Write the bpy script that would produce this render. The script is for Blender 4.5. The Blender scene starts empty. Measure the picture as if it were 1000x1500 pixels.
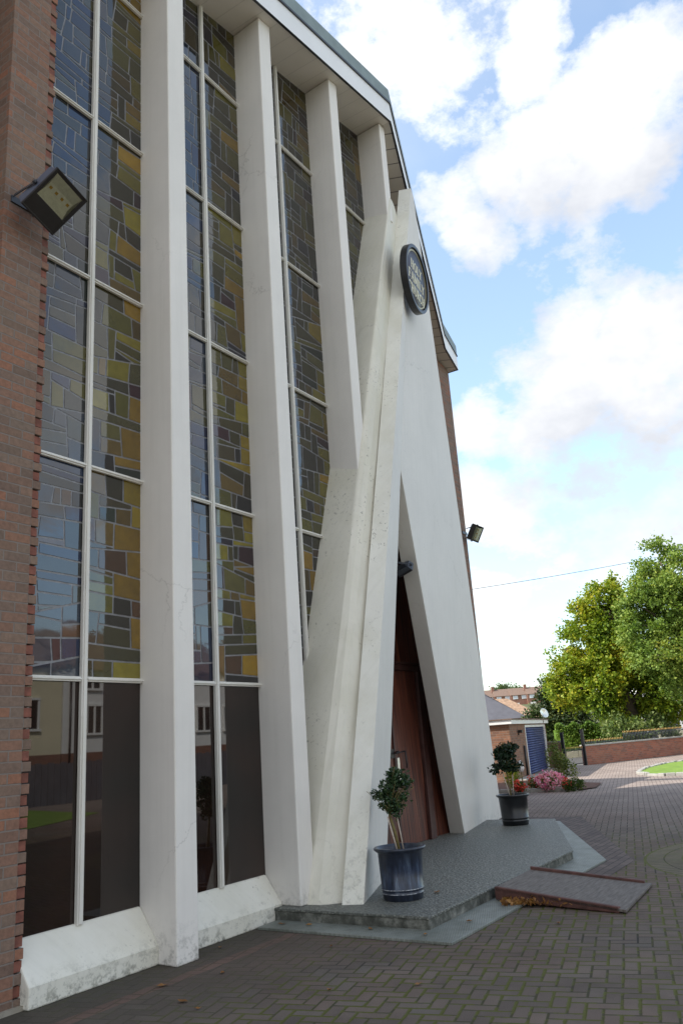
import bpy, math, random
import numpy as np
from mathutils import Vector, Matrix, noise
rnd = random.Random(7)
rad = math.radians
scene = bpy.context.scene
COL = scene.collection

# ------------------------------------------------------------------ camera
F, PITCH, ROLL, AZ, EYE = 1191.12, 0.27657, -0.069066, 0.557194, 1.55
def cam_axes():
    c, s = math.cos(AZ), math.sin(AZ)
    fwd = Vector((c*math.cos(PITCH), s*math.cos(PITCH), math.sin(PITCH)))
    right = Vector((s, -c, 0)); up = right.cross(fwd)
    r = right*math.cos(ROLL)+up*math.sin(ROLL); u = -right*math.sin(ROLL)+up*math.cos(ROLL)
    return r, u, fwd
CR, CU, CF = cam_axes()
CP = Vector((0, 0, EYE))
cam = bpy.data.objects.new('camera', bpy.data.cameras.new('camera'))
COL.objects.link(cam)
m = Matrix((CR, CU, -CF)).transposed().to_4x4(); m.translation = CP
cam.matrix_world = m
cam.data.sensor_fit = 'HORIZONTAL'; cam.data.sensor_width = 36; cam.data.lens = 36*F/1000
cam.data.clip_end = 3000; cam.data.clip_start = .05
scene.camera = cam
def ray(px, py): return CF+CR*((px-500)/F)-CU*((py-750)/F)
def far(px, d, z=0.0):                      # ground position at horizontal distance d in the direction of a photo column near the horizon
    r = ray(px, 1062); a = math.atan2(r.y, r.x); return Vector((d*math.cos(a), d*math.sin(a), z))
def onp(px, py, p0, n):
    d = ray(px, py); n = Vector(n); return CP+d*(n.dot(Vector(p0)-CP)/n.dot(d))

# ------------------------------------------------------------------ material helper
class T:
    def __init__(s, name):
        s.m = bpy.data.materials.new(name); s.m.use_nodes = True; s.t = s.m.node_tree
        s.b = s.t.nodes['Principled BSDF']; s._c = {}
    def n(s, ty, ins=None, **kw):
        nd = s.t.nodes.new(ty)
        for k, v in kw.items(): setattr(nd, k, v)
        for k, v in (ins or {}).items(): s.set(nd.inputs[k], v)
        return nd
    def set(s, sock, v):
        if isinstance(v, bpy.types.NodeSocket): s.t.links.new(v, sock)
        else:
            if sock.type == 'RGBA' and len(v) == 3: v = (*v, 1)
            sock.default_value = v
    def ma(s, op, a, b=None, c=None, clamp=False):
        nd = s.n('ShaderNodeMath', operation=op, use_clamp=clamp); s.set(nd.inputs[0], a)
        if b is not None: s.set(nd.inputs[1], b)
        if c is not None: s.set(nd.inputs[2], c)
        return nd.outputs[0]
    def mix(s, f, a, b, blend='MIX'):
        nd = s.n('ShaderNodeMix', data_type='RGBA', blend_type=blend); s.set(nd.inputs[0], f); s.set(nd.inputs[6], a); s.set(nd.inputs[7], b)
        return nd.outputs[2]
    def ramp(s, f, stops, interp='LINEAR'):
        nd = s.n('ShaderNodeValToRGB'); s.set(nd.inputs[0], f); cr = nd.color_ramp; cr.interpolation = interp
        while len(cr.elements) < len(stops): cr.elements.new(.5)
        for e, (p, c) in zip(cr.elements, stops):
            e.position = p; e.color = (c, c, c, 1) if isinstance(c, (int, float)) else (*c, 1)
        return nd.outputs[0]
    def obj(s):
        if 'o' not in s._c: s._c['o'] = s.n('ShaderNodeTexCoord').outputs['Object']
        return s._c['o']
    def xyz(s, v=None):
        nd = s.n('ShaderNodeSeparateXYZ'); s.set(nd.inputs[0], v or s.obj()); return nd.outputs
    def vec(s, x, y, z=0.0):
        nd = s.n('ShaderNodeCombineXYZ')
        for i, q in enumerate((x, y, z)): s.set(nd.inputs[i], q)
        return nd.outputs[0]
    def noise(s, scale, detail=4, rough=.55, vec=None, dist=0, out=0):
        nd = s.n('ShaderNodeTexNoise', {'Scale': scale, 'Detail': detail, 'Roughness': rough, 'Distortion': dist}); s.set(nd.inputs['Vector'], vec or s.obj())
        return nd.outputs[out]
    def bump(s, h, strength=.3, dist=.01, normal=None):
        nd = s.n('ShaderNodeBump', {'Strength': strength, 'Distance': dist}); s.set(nd.inputs['Height'], h)
        if normal: s.set(nd.inputs['Normal'], normal)
        return nd.outputs[0]
    def out(s, col=None, rough=None, normal=None, **kw):
        if col is not None: s.set(s.b.inputs['Base Color'], col)
        if rough is not None: s.set(s.b.inputs['Roughness'], rough)
        if normal is not None: s.set(s.b.inputs['Normal'], normal)
        for k, v in kw.items(): s.set(s.b.inputs[k.replace('_', ' ')], v)
        return s.m

def plain(name, col, rough=.6, var=.12, scale=8, bump=.15, **kw):
    t = T(name); n = t.noise(scale, 5)
    lo = tuple(c*(1-var) for c in col); hi = tuple(min(1, c*(1+var)) for c in col)
    return t.out(t.ramp(n, [(.3, lo), (.7, hi)]), rough, t.bump(t.noise(scale*12, 3), bump, .003), **kw)

def render_mat(name, col, dirt=.5, dirt_top=.5, specks=0.0, streak=.15, yellow=0.0):
    """painted render: faint blotches, rain streaks, splash dirt at the foot, chips"""
    t = T(name); X = t.xyz(); o = t.obj()
    big = t.noise(.9, 4); fine = t.noise(14, 6, .65)
    c = t.ramp(big, [(.3, tuple(k*.93 for k in col)), (.7, col)])
    if yellow:
        yl = t.ma('MULTIPLY', t.ramp(t.noise(1.6, 5, .65), [(.42, 0.), (.62, 1.)]), yellow)
        c = t.mix(yl, c, (.60, .575, .46))
    sv = t.vec(t.ma('MULTIPLY', t.ma('ADD', X[0], X[1]), 16), t.ma('MULTIPLY', X[1], 2), t.ma('MULTIPLY', X[2], .6))
    st = t.ramp(t.noise(1.0, 4, .6, sv), [(.48, 0.), (.75, 1.)])
    c = t.mix(t.ma('MULTIPLY', st, streak), c, (.40, .385, .33))
    gr = t.ramp(X[2], [(0., 1.), (min(1, dirt_top), 0.)])
    dn = t.ma('MULTIPLY', gr, t.ramp(t.noise(13, 8, .78), [(.49, 0.), (.60, 1.)]))
    c = t.mix(t.ma('MULTIPLY', dn, dirt), c, (.10, .10, .075))
    if specks:
        sp = t.ramp(t.noise(22, 4, .8), [(.60, 0.), (.64, 1.)])
        msk = t.ramp(t.noise(1.3, 3), [(.5, 0.), (.66, 1.)])
        c = t.mix(t.ma('MULTIPLY', t.ma('MULTIPLY', sp, msk), specks), c, (.09, .075, .055))
    vo = t.n('ShaderNodeTexVoronoi', {'Scale': .55, 'Randomness': 1.}, feature='DISTANCE_TO_EDGE'); wv = t.n('ShaderNodeVectorMath', operation='ADD')
    t.set(wv.inputs[0], o); t.set(wv.inputs[1], t.n('ShaderNodeVectorMath', operation='SCALE').outputs[0]); sc2 = wv.inputs[1].links[0].from_node
    t.set(sc2.inputs[0], t.noise(3, 5, .7, out=1)); sc2.inputs['Scale'].default_value = .35; t.set(vo.inputs['Vector'], wv.outputs[0])
    cr = t.ma('MULTIPLY', t.ramp(vo.outputs[0], [(.0012, 1.), (.004, 0.)]), t.ramp(t.noise(.8, 2), [(.5, 0.), (.62, 1.)]))
    c = t.mix(t.ma('MULTIPLY', cr, .35), c, (.22, .20, .17))
    c = t.mix(.10, c, t.ramp(t.noise(2.6, 7, .7), [(.35, .7), (.65, 1.15)]), 'MULTIPLY')
    h = t.ma('ADD', fine, t.ma('MULTIPLY', t.noise(3, 2), 1.5))
    return t.out(c, .62, t.bump(h, .12, .004))

def brick_mat(name, ang, cols, mortar=(.30, .27, .24), bw=.225, bh=.075, ms=.007, ox=0, oz=0):
    t = T(name); X = t.xyz(); c, s = math.cos(ang), math.sin(ang)
    u = t.ma('ADD', t.ma('MULTIPLY', X[0], c-s), t.ma('MULTIPLY', X[1], s+c))
    v = t.vec(t.ma('ADD', u, ox), t.ma('ADD', X[2], oz), 0)
    br = t.n('ShaderNodeTexBrick', {'Vector': v, 'Color1': (0, 0, 0), 'Color2': (1, 1, 1), 'Mortar': (0, 0, 0), 'Scale': 1., 'Mortar Size': ms, 'Mortar Smooth': .3, 'Bias': 0., 'Brick Width': bw, 'Row Height': bh})
    br.offset = .5
    base = t.ramp(br.outputs[0], [(i/(len(cols)-1), q) for i, q in enumerate(cols)])
    nz = t.noise(30, 5, .7); base = t.mix(.55, base, t.ramp(nz, [(.3, .45), (.7, 1.25)]), 'MULTIPLY')
    base = t.mix(t.ramp(t.noise(1.2, 4), [(.4, 0.), (.75, .35)]), base, (.20, .16, .11))
    cm = t.mix(br.outputs[1], base, t.mix(t.noise(9, 4), mortar, tuple(k*.6 for k in mortar)))
    h = t.ma('ADD', t.ma('MULTIPLY', t.ma('SUBTRACT', 1., br.outputs[1]), 1.), t.ma('MULTIPLY', nz, .5))
    return t.out(cm, .9, t.bump(h, .7, .008))

def paving_mat(name):
    t = T(name); X = t.xyz(); w = .1
    # 90 degree herringbone of 200 x 100 blocks
    wob = t.noise(1.1, 2, .5, out=1)
    c14, s14 = math.cos(rad(14)), math.sin(rad(14))
    xr = t.ma('ADD', t.ma('MULTIPLY', X[0], c14), t.ma('MULTIPLY', X[1], s14)); yr = t.ma('ADD', t.ma('MULTIPLY', X[0], -s14), t.ma('MULTIPLY', X[1], c14))
    x = t.ma('ADD', t.ma('DIVIDE', xr, w), 900.); y = t.ma('ADD', t.ma('DIVIDE', yr, w), 900.)
    wx = t.xyz(wob)
    x = t.ma('ADD', x, t.ma('MULTIPLY', wx[0], .25)); y = t.ma('ADD', y, t.ma('MULTIPLY', wx[1], .25))
    ix, iy = t.ma('FLOOR', x), t.ma('FLOOR', y); fx, fy = t.ma('FRACT', x), t.ma('FRACT', y)
    k = t.ma('FLOORED_MODULO', t.ma('SUBTRACT', ix, iy), 4.)
    is_ = lambda q: t.ma('COMPARE', k, float(q), .2)
    k0, k1, k2, k3 = is_(0), is_(1), is_(2), is_(3)
    gx, gy = t.ma('SUBTRACT', 1., fx), t.ma('SUBTRACT', 1., fy)
    big = lambda d, kk: t.ma('ADD', d, kk)          # drop an edge shared with the other half
    d = t.ma('MINIMUM', t.ma('MINIMUM', big(fx, k1), big(gx, k0)), t.ma('MINIMUM', big(fy, k2), big(gy, k3)))
    idx = t.ma('SUBTRACT', ix, k1); idy = t.ma('SUBTRACT', iy, k2)
    hz = t.ma('ADD', k0, k1)
    wn = t.n('ShaderNodeTexWhiteNoise', noise_dimensions='3D'); t.set(wn.inputs[0], t.vec(idx, idy, hz))
    # soldier ring of a circle pattern
    rx = t.ma('SUBTRACT', X[0], 11.0); ry = t.ma('SUBTRACT', X[1], .72)
    rr = t.ma('SQRT', t.ma('ADD', t.ma('MULTIPLY', rx, rx), t.ma('MULTIPLY', ry, ry)))
    an = t.ma('MULTIPLY', t.ma('ARCTAN2', ry, rx), 17.5)
    q = t.ma('DIVIDE', t.ma('SUBTRACT', rr, 1.62), .21)
    inring = t.ma('MULTIPLY', t.ma('GREATER_THAN', q, 0.), t.ma('LESS_THAN', q, 2.))
    fq = t.ma('FRACT', q); fa = t.ma('FRACT', an)
    dr = t.ma('MINIMUM', t.ma('MULTIPLY', t.ma('MINIMUM', fq, t.ma('SUBTRACT', 1., fq)), 2.1), t.ma('MINIMUM', fa, t.ma('SUBTRACT', 1., fa)))
    d = t.ma('ADD', t.ma('MULTIPLY', d, t.ma('SUBTRACT', 1., inring)), t.ma('MULTIPLY', dr, inring))
    redge = t.ma('LESS_THAN', t.ma('MINIMUM', t.ma('ABSOLUTE', t.ma('SUBTRACT', rr, 1.62)), t.ma('ABSOLUTE', t.ma('SUBTRACT', rr, 2.04))), .016)
    joint = t.ma('MAXIMUM', t.ramp(d, [(.045, 1.), (.10, 0.)]), redge)
    body = t.ramp(wn.outputs[0], [(0, (.115, .092, .078)), (.35, (.135, .107, .090)), (.7, (.155, .120, .098)), (1, (.140, .120, .104))])
    # red-brown blocks near the church wall
    body = t.mix(t.ma('MULTIPLY', t.ramp(t.noise(.35, 3), [(.45, 0.), (.6, 1.)]), .5), body, (.15, .09, .075))
    body = t.mix(t.ma('MULTIPLY', inring, .7), body, (.17, .15, .095))
    band = t.ma('MULTIPLY', t.ma('COMPARE', X[1], 4.64, .06), t.ma('LESS_THAN', X[0], 6.2))
    body = t.mix(t.ma('MULTIPLY', band, .85), body, (.20, .12, .095))
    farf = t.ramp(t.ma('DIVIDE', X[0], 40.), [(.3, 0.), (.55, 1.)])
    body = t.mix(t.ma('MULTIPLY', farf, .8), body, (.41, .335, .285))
    body = t.mix(.55, body, t.ramp(t.noise(1.7, 5, .7), [(.3, .62), (.5, 1.), (.72, 1.28)]), 'MULTIPLY')
    gr = t.noise(160, 4, .7)
    body = t.mix(.5, body, t.ramp(gr, [(.3, .55), (.7, 1.35)]), 'MULTIPLY')
    dirt = t.ramp(t.noise(.8, 6, .65), [(.38, 0.), (.7, 1.)])
    body = t.mix(t.ma('MULTIPLY', dirt, .4), body, (.055, .046, .04))
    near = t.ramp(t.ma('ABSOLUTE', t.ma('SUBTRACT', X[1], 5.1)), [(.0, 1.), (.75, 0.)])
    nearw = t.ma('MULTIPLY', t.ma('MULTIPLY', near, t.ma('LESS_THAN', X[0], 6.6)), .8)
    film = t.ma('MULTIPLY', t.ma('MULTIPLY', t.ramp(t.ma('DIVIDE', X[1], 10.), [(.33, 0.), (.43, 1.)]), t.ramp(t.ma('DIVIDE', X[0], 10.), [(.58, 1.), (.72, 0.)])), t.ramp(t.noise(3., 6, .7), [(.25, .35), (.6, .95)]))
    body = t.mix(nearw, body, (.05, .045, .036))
    # moss zones
    mz = t.ramp(t.noise(.7, 3, .6), [(.34, 0.), (.46, 1.)])
    mz = t.ma('MULTIPLY', mz, t.ma('SUBTRACT', 1., t.ramp(t.ma('DIVIDE', X[0], 40.), [(.25, 0.), (.38, 1.)])))
    mz = t.ma('MULTIPLY', mz, t.ramp(t.ma('DIVIDE', X[1], 5.), [(.66, 1.), (.88, .15)]))
    mz = t.ma('MAXIMUM', t.ma('MULTIPLY', mz, t.ramp(t.noise(5., 4, .7), [(.44, .15), (.54, 1.)])), t.ma('MULTIPLY', redge, .8))
    jc = t.mix(mz, (.035, .030, .026), t.mix(t.noise(30, 3), (.085, .10, .016), (.15, .155, .035)))
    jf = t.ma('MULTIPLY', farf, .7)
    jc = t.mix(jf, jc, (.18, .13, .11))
    joint = t.ma('MULTIPLY', joint, t.ma('SUBTRACT', 1., t.ma('MULTIPLY', film, .75)))
    c = t.mix(joint, body, jc)
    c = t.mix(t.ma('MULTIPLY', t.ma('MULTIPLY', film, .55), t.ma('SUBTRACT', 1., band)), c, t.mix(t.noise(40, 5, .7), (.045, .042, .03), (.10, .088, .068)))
    mj = t.ma('MULTIPLY', mz, t.ramp(t.ma('ADD', d, t.ma('MULTIPLY', t.ma('SUBTRACT', t.noise(24, 4, .7), .5), .16)), [(.09, 1.), (.15, 0.)]))
    c = t.mix(mj, c, t.mix(t.noise(30, 3), (.056, .062, .014), (.11, .112, .026)))
    sp = t.n('ShaderNodeTexVoronoi', {'Scale': 2.2, 'Randomness': 1.}); t.set(sp.inputs['Vector'], t.obj())
    c = t.mix(t.ramp(sp.outputs[0], [(.014, 1.), (.022, 0.)]), c, (.50, .49, .46))
    h = t.ma('ADD', t.ma('MULTIPLY', t.ma('SUBTRACT', 1., joint), 1.), t.ma('MULTIPLY', gr, .35))
    h = t.ma('ADD', h, t.ma('MULTIPLY', wn.outputs[0], .35))
    return t.out(c, .88, t.bump(h, .6, .006), Specular_IOR_Level=.25)

MAT = {}
MAT['column'] = render_mat('white_column_paint', (.785, .75, .70), .55, .35, 0, .10)
MAT['plinth'] = render_mat('plinth_paint', (.78, .76, .68), .7, .22, .4, .12, .35)
MAT['rake'] = render_mat('raking_wall_paint', (.74, .71, .615), .35, .4, .6, .10, .45)
MAT['fin'] = render_mat('portal_paint', (.72, .69, .64), .35, .3, .25, .12)
MAT['finedge'] = render_mat('portal_edge_paint', (.80, .785, .71), .45, .9, .7, .12, .4)
MAT['frame'] = render_mat('window_frame_paint', (.74, .72, .67), .2, .1, .15, .25, .2)
MAT['fascia'] = plain('fascia_board', (.80, .80, .80), .45, .04, 2, .03)
MAT['brick'] = brick_mat('church_brick', 0, [(.16, .105, .08), (.215, .12, .083), (.26, .13, .086), (.19, .13, .10), (.23, .15, .11), (.30, .13, .076), (.17, .12, .095)], (.25, .205, .175), ms=.0065)
MAT['red_brick'] = plain('recessed_red_brick', (.20, .075, .052), .9, .35, 14, .5)
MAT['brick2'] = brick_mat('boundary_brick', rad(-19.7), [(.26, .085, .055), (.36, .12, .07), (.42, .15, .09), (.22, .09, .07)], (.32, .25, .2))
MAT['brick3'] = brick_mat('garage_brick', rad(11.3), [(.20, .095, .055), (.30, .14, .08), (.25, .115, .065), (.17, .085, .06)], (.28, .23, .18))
MAT['brick4'] = brick_mat('house_brick', 0, [(.20, .085, .06), (.27, .11, .08), (.24, .1, .07)], (.3, .25, .2))
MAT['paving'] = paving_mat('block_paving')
MAT['black'] = plain('black_metal', (.012, .012, .014), .35, .2, 20, .05)
MAT['darkgrey'] = plain('dark_grey_metal', (.035, .04, .05), .42, .2, 20, .05)
MAT['bluegrey'] = plain('blue_grey_housing', (.10, .12, .17), .45, .15, 20, .08)
MAT['silver'] = plain('reflector', (.82, .83, .78), .30, .1, 30, .05, Metallic=.8)
MAT['chip'] = plain('yellow_led_chip', (.75, .42, .02), .5, .05)
MAT['lead'] = plain('lead_came', (.215, .215, .225), .5, .25, 14, .2)
MAT['gold'] = plain('gold_line', (.42, .36, .20), .4, .05, Metallic=.4)
MAT['cream_letter'] = plain('cream_letter', (.82, .78, .58), .5, .03)
MAT['sign'] = plain('sign_slate', (.085, .092, .125), .35, .08, 5, .02)
MAT['green_roof'] = plain('green_copper', (.20, .25, .25), .6, .2, 3, .2)
MAT['soil'] = plain('soil', (.11, .05, .03), .95, .4, 25, .8)
MAT['concrete'] = plain('concrete', (.34, .33, .30), .9, .2, 6, .4)
MAT['white'] = plain('white_paint', (.80, .80, .78), .5, .04, 3, .05)
MAT['cream'] = plain('cream_render', (.72, .66, .47), .8, .06, 1, .1)
MAT['roof_tile'] = plain('brown_roof_tile', (.19, .13, .10), .9, .3, 5, .5)
MAT['roof_dark'] = plain('dark_slate_roof', (.10, .10, .115), .85, .15, 2, .2)
MAT['roof_tan'] = plain('tan_roof_tile', (.40, .26, .17), .9, .3, 3, .4)
MAT['darkwin'] = plain('dark_window_glass', (.02, .022, .025), .08, .1, 3, 0)
MAT['lightwin'] = plain('net_curtain_window', (.55, .6, .68), .3, .2, 3, 0)
MAT['bark'] = plain('bark', (.085, .065, .045), .95, .4, 6, 1.)
MAT['cane'] = plain('cane', (.55, .48, .40), .7, .1, 20, .1)
MAT['stem'] = plain('green_brown_stem', (.16, .13, .045), .8, .3, 20, .4)
MAT['wood_rail'] = plain('dark_red_wood', (.09, .038, .03), .7, .4, 12, .6)
MAT['gilt'] = plain('gilded_spike', (.60, .36, .12), .5, .1)
MAT['blackpot'] = plain('black_plastic_pot', (.009, .010, .012), .3, .2, 8, .08)
MAT['rear'] = plain('lobby_dark', (.03, .008, .006), .9, .2)

def lined(name, col, ang, period, linew=.06, dark=.35, rough=.5):
    t = T(name); X = t.xyz()
    u = t.ma('ADD', t.ma('MULTIPLY', X[0], math.cos(ang)), t.ma('MULTIPLY', X[1], math.sin(ang)))
    f = t.ma('FRACT', t.ma('DIVIDE', t.ma('ADD', u, 100.), period))
    l = t.ma('LESS_THAN', t.ma('MINIMUM', f, t.ma('SUBTRACT', 1., f)), linew)
    c = t.mix(l, t.ramp(t.noise(2, 4), [(.3, tuple(k*.92 for k in col)), (.7, col)]), tuple(k*dark for k in col))
    return t.out(c, rough, t.bump(t.ma('SUBTRACT', 1., l), .6, .006))
MAT['soffit'] = lined('soffit_boards', (.74, .70, .65), rad(0), .30, .02, .8)
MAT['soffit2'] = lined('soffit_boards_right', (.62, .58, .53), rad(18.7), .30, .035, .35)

def clearcoat_glass():
    # coloured glass with a colour per face (attribute), sky reflection painted in on left lights, and rippled surface
    t = T('stained_glass'); a = t.n('ShaderNodeAttribute', attribute_name='glass_colour')
    c = t.mix(.5, a.outputs[0], t.ramp(t.noise(9, 5, .6), [(.3, .55), (.7, 1.3)]), 'MULTIPLY')
    h = t.ma('ADD', t.noise(2.2, 2), t.ma('MULTIPLY', t.noise(16, 3, .6), t.ma('MULTIPLY', a.outputs['Alpha'], .14)))
    return t.out(c, .04, t.bump(h, .5, .006), IOR=1.6, Specular_IOR_Level=.75)
MAT['stained'] = clearcoat_glass()
t = T('clear_dark_glass')
MAT['clear'] = t.out(t.ramp(t.noise(1.2, 2), [(.35, (.008, .0055, .004)), (.7, (.024, .011, .007))]), .015, t.bump(t.noise(1.1, 1), .12, .004), IOR=1.55, Specular_IOR_Level=.62)

def lens_mat():
    t = T('lamp_glass'); t.t.nodes.remove(t.b)
    o = t.t.nodes['Material Output']; fr = t.n('ShaderNodeFresnel', {'IOR': 1.5})
    gl = t.n('ShaderNodeBsdfGlossy', {'Roughness': .05}); tr = t.n('ShaderNodeBsdfTransparent', {'Color': (.9, .93, .9)})
    mx = t.n('ShaderNodeMixShader'); t.set(mx.inputs[0], fr.outputs[0]); t.set(mx.inputs[1], tr.outputs[0]); t.set(mx.inputs[2], gl.outputs[0])
    t.t.links.new(mx.outputs[0], o.inputs[0]); return t.m
MAT['lens'] = lens_mat()

def door_mat():
    t = T('varnished_door_wood'); X = t.xyz()
    v = t.vec(t.ma('ADD', t.ma('MULTIPLY', X[0], 26), t.ma('MULTIPLY', X[2], 3.0)), t.ma('MULTIPLY', X[1], 10), t.ma('MULTIPLY', X[2], .55))
    st = t.noise(1., 6, .7, v, .4)
    c = t.ramp(st, [(.3, (.016, .006, .005)), (.45, (.068, .020, .013)), (.58, (.155, .045, .024)), (.74, (.27, .095, .045))])
    f = t.ma('FRACT', t.ma('DIVIDE', X[0], .145)); l = t.ma('LESS_THAN', f, .06)
    c = t.mix(l, c, (.012, .006, .005))
    return t.out(c, .42, t.bump(t.ma('SUBTRACT', st, l), .5, .006))
MAT['door'] = door_mat()
MAT['doorframe'] = plain('dark_door_frame', (.055, .022, .018), .4, .3, 9, .2)
MAT['stepwood'] = plain('threshold', (.08, .05, .03), .8, .3)

def step_top():
    t = T('pebble_step_top'); v = t.n('ShaderNodeTexVoronoi', {'Scale': 42.}); t.set(v.inputs['Vector'], t.obj())
    c = t.mix(t.ramp(v.outputs[0], [(.15, 0.), (.55, 1.)]), (.30, .30, .265), (.10, .102, .09))
    c = t.mix(t.ramp(t.noise(1.4, 5), [(.35, 0.), (.7, .6)]), c, (.125, .135, .12))
    sv = t.vec(t.ma('MULTIPLY', t.xyz()[0], 3), t.ma('MULTIPLY', t.xyz()[1], 12), 0)
    c = t.mix(.4, c, t.ramp(t.noise(4, 4, .6, sv), [(.35, .6), (.65, 1.3)]), 'MULTIPLY')
    return t.out(c, .55, t.bump(t.ma('SUBTRACT', 1., v.outputs[0]), .8, .01), Specular_IOR_Level=.35)
MAT['steptop'] = step_top()
def step_side():
    t = T('mossy_step_side'); n = t.noise(9, 7, .7)
    c = t.ramp(n, [(.32, (.035, .036, .028)), (.5, (.09, .092, .078)), (.68, (.24, .24, .21))])
    z = t.xyz()[2]; c = t.mix(t.ramp(z, [(.10, 0.), (.118, .8)]), c, (.25, .25, .22))
    return t.out(c, .9, t.bump(n, .6, .01))
MAT['stepside'] = step_side()
def pad_mat():
    t = T('ribbed_pad'); X = t.xyz()
    a = t.ma('ABSOLUTE', t.ma('SINE', t.ma('MULTIPLY', t.ma('ADD', X[0], t.ma('MULTIPLY', X[1], .4)), 150.)))
    b = t.ma('ABSOLUTE', t.ma('SINE', t.ma('MULTIPLY', t.ma('SUBTRACT', X[1], t.ma('MULTIPLY', X[0], .4)), 150.)))
    ab = t.ma('MULTIPLY', a, b)
    c = t.mix(ab, (.175, .19, .17), (.26, .275, .25))
    c = t.mix(t.ramp(t.noise(2.2, 6, .7), [(.4, 0.), (.65, .7)]), c, (.09, .10, .08))
    return t.out(c, .5, t.bump(ab, .5, .006))
MAT['pad'] = pad_mat()
def ramp_mat():
    t = T('worn_ramp_board'); X = t.xyz(); v = t.vec(t.ma('MULTIPLY', X[0], 3), t.ma('MULTIPLY', X[1], 26), 0)
    n = t.noise(1.6, 6, .7, v)
    c = t.ramp(n, [(.3, (.055, .043, .037)), (.55, (.135, .115, .10)), (.75, (.21, .185, .165))])
    return t.out(c, .75, t.bump(n, .4, .004))
MAT['rampboard'] = ramp_mat()
def bluepot():
    t = T('blue_glazed_pot'); X = t.xyz()
    v = t.vec(t.ma('MULTIPLY', X[0], 22), t.ma('MULTIPLY', X[1], 22), t.ma('MULTIPLY', X[2], 4))
    n = t.noise(1., 6, .65, v)
    c = t.ramp(n, [(.38, (.008, .012, .024)), (.54, (.028, .042, .078)), (.68, (.10, .14, .20)), (.82, (.26, .30, .34))])
    zr = t.ramp(t.ma('ABSOLUTE', t.ma('SUBTRACT', X[2], .215)), [(.06, 0.), (.17, 1.)])
    c = t.mix(t.ma('MULTIPLY', zr, .7), c, (.016, .019, .03))
    l = t.ma('MAXIMUM', t.ma('COMPARE', X[2], .062, .0035), t.ma('COMPARE', X[2], .098, .0035))
    c = t.mix(t.ma('MULTIPLY', l, t.ramp(t.noise(30, 3), [(.4, .2), (.6, .9)])), c, (.45, .47, .50))
    return t.out(c, .3, t.bump(n, .2, .004))
MAT['bluepot'] = bluepot()

def leaf_mat(name, stops, scale=.5, trans=.35, fine=4.0, rough=.55, w=.38):
    t = T(name); t.t.nodes.remove(t.b); o = t.t.nodes['Material Output']
    g = t.n('ShaderNodeNewGeometry').outputs['Random Per Island']
    n = t.ma('ADD', t.ma('MULTIPLY', t.noise(scale, 3, .6), 1-w), t.ma('MULTIPLY', g, w))
    c = t.ramp(n, stops)
    d = t.n('ShaderNodeBsdfPrincipled', {'Base Color': c, 'Roughness': rough, 'Specular IOR Level': .3})
    tr = t.n('ShaderNodeBsdfTranslucent'); t.set(tr.inputs[0], t.mix(1., c, (1.15, 1.2, .55), 'MULTIPLY'))
    mx = t.n('ShaderNodeMixShader', {0: trans}); t.set(mx.inputs[1], d.outputs[0]); t.set(mx.inputs[2], tr.outputs[0])
    t.t.links.new(mx.outputs[0], o.inputs[0]); return t.m
MAT['maple'] = leaf_mat('maple_leaves', [(.28, (.06, .125, .014)), (.42, (.15, .235, .02)), (.54, (.26, .32, .025)), (.65, (.40, .38, .03)), (.8, (.50, .32, .04))], .42, w=.25)
MAT['lime'] = leaf_mat('grey_green_leaves', [(.3, (.07, .135, .025)), (.48, (.16, .25, .045)), (.62, (.27, .35, .07)), (.76, (.42, .38, .06))], .42, w=.25)
MAT['yew'] = leaf_mat('yew_needles', [(.3, (.012, .030, .010)), (.55, (.04, .07, .015)), (.75, (.10, .12, .025))], .8, .15)
MAT['hedge'] = leaf_mat('hedge_leaves', [(.3, (.06, .13, .02)), (.55, (.14, .24, .035)), (.75, (.26, .34, .07))], .8)
MAT['ivy'] = leaf_mat('pale_bush_leaves', [(.3, (.06, .11, .03)), (.55, (.16, .22, .07)), (.75, (.34, .38, .16))], 1.2)
MAT['box'] = leaf_mat('dark_shrub_leaves', [(.3, (.014, .034, .014)), (.6, (.038, .078, .03)), (.78, (.10, .15, .045))], 12, .2, 4, .35)
MAT['box2'] = leaf_mat('dark_shrub_leaves_far', [(.3, (.008, .018, .010)), (.6, (.018, .04, .018)), (.78, (.05, .085, .03))], 8, .2, 4, .35)
MAT['rose'] = leaf_mat('rose_leaves', [(.3, (.06, .10, .02)), (.55, (.16, .20, .05)), (.75, (.34, .34, .12))], 4)
MAT['yellowbush'] = leaf_mat('yellow_green_leaves', [(.3, (.15, .20, .02)), (.6, (.35, .38, .03)), (.8, (.5, .45, .05))], 4)
MAT['lowgreen'] = leaf_mat('low_green_leaves', [(.3, (.03, .06, .012)), (.6, (.08, .12, .02)), (.8, (.2, .2, .04))], 4)
MAT['pink'] = leaf_mat('pink_petals', [(.3, (.75, .16, .38)), (.5, (.88, .38, .58)), (.7, (.95, .7, .8))], 6)
MAT['redp'] = leaf_mat('red_petals', [(.3, (.60, .05, .04)), (.6, (.80, .13, .10)), (.8, (.85, .5, .45))], 6)
MAT['distant'] = leaf_mat('distant_tree_leaves', [(.3, (.05, .085, .035)), (.55, (.10, .15, .05)), (.75, (.18, .22, .09))], .12)
MAT['deadleaf'] = leaf_mat('fallen_leaves', [(.3, (.14, .065, .022)), (.55, (.26, .12, .035)), (.75, (.42, .23, .07))], 9, .2)
t = T('lawn_grass'); n = t.noise(2.5, 6, .7)
MAT['grass'] = t.out(t.ramp(n, [(.3, (.11, .20, .02)), (.7, (.22, .33, .04))]), .9, t.bump(t.noise(60, 3), .8, .02))
t = T('verge_ground'); n = t.noise(.4, 6, .7)
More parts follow.
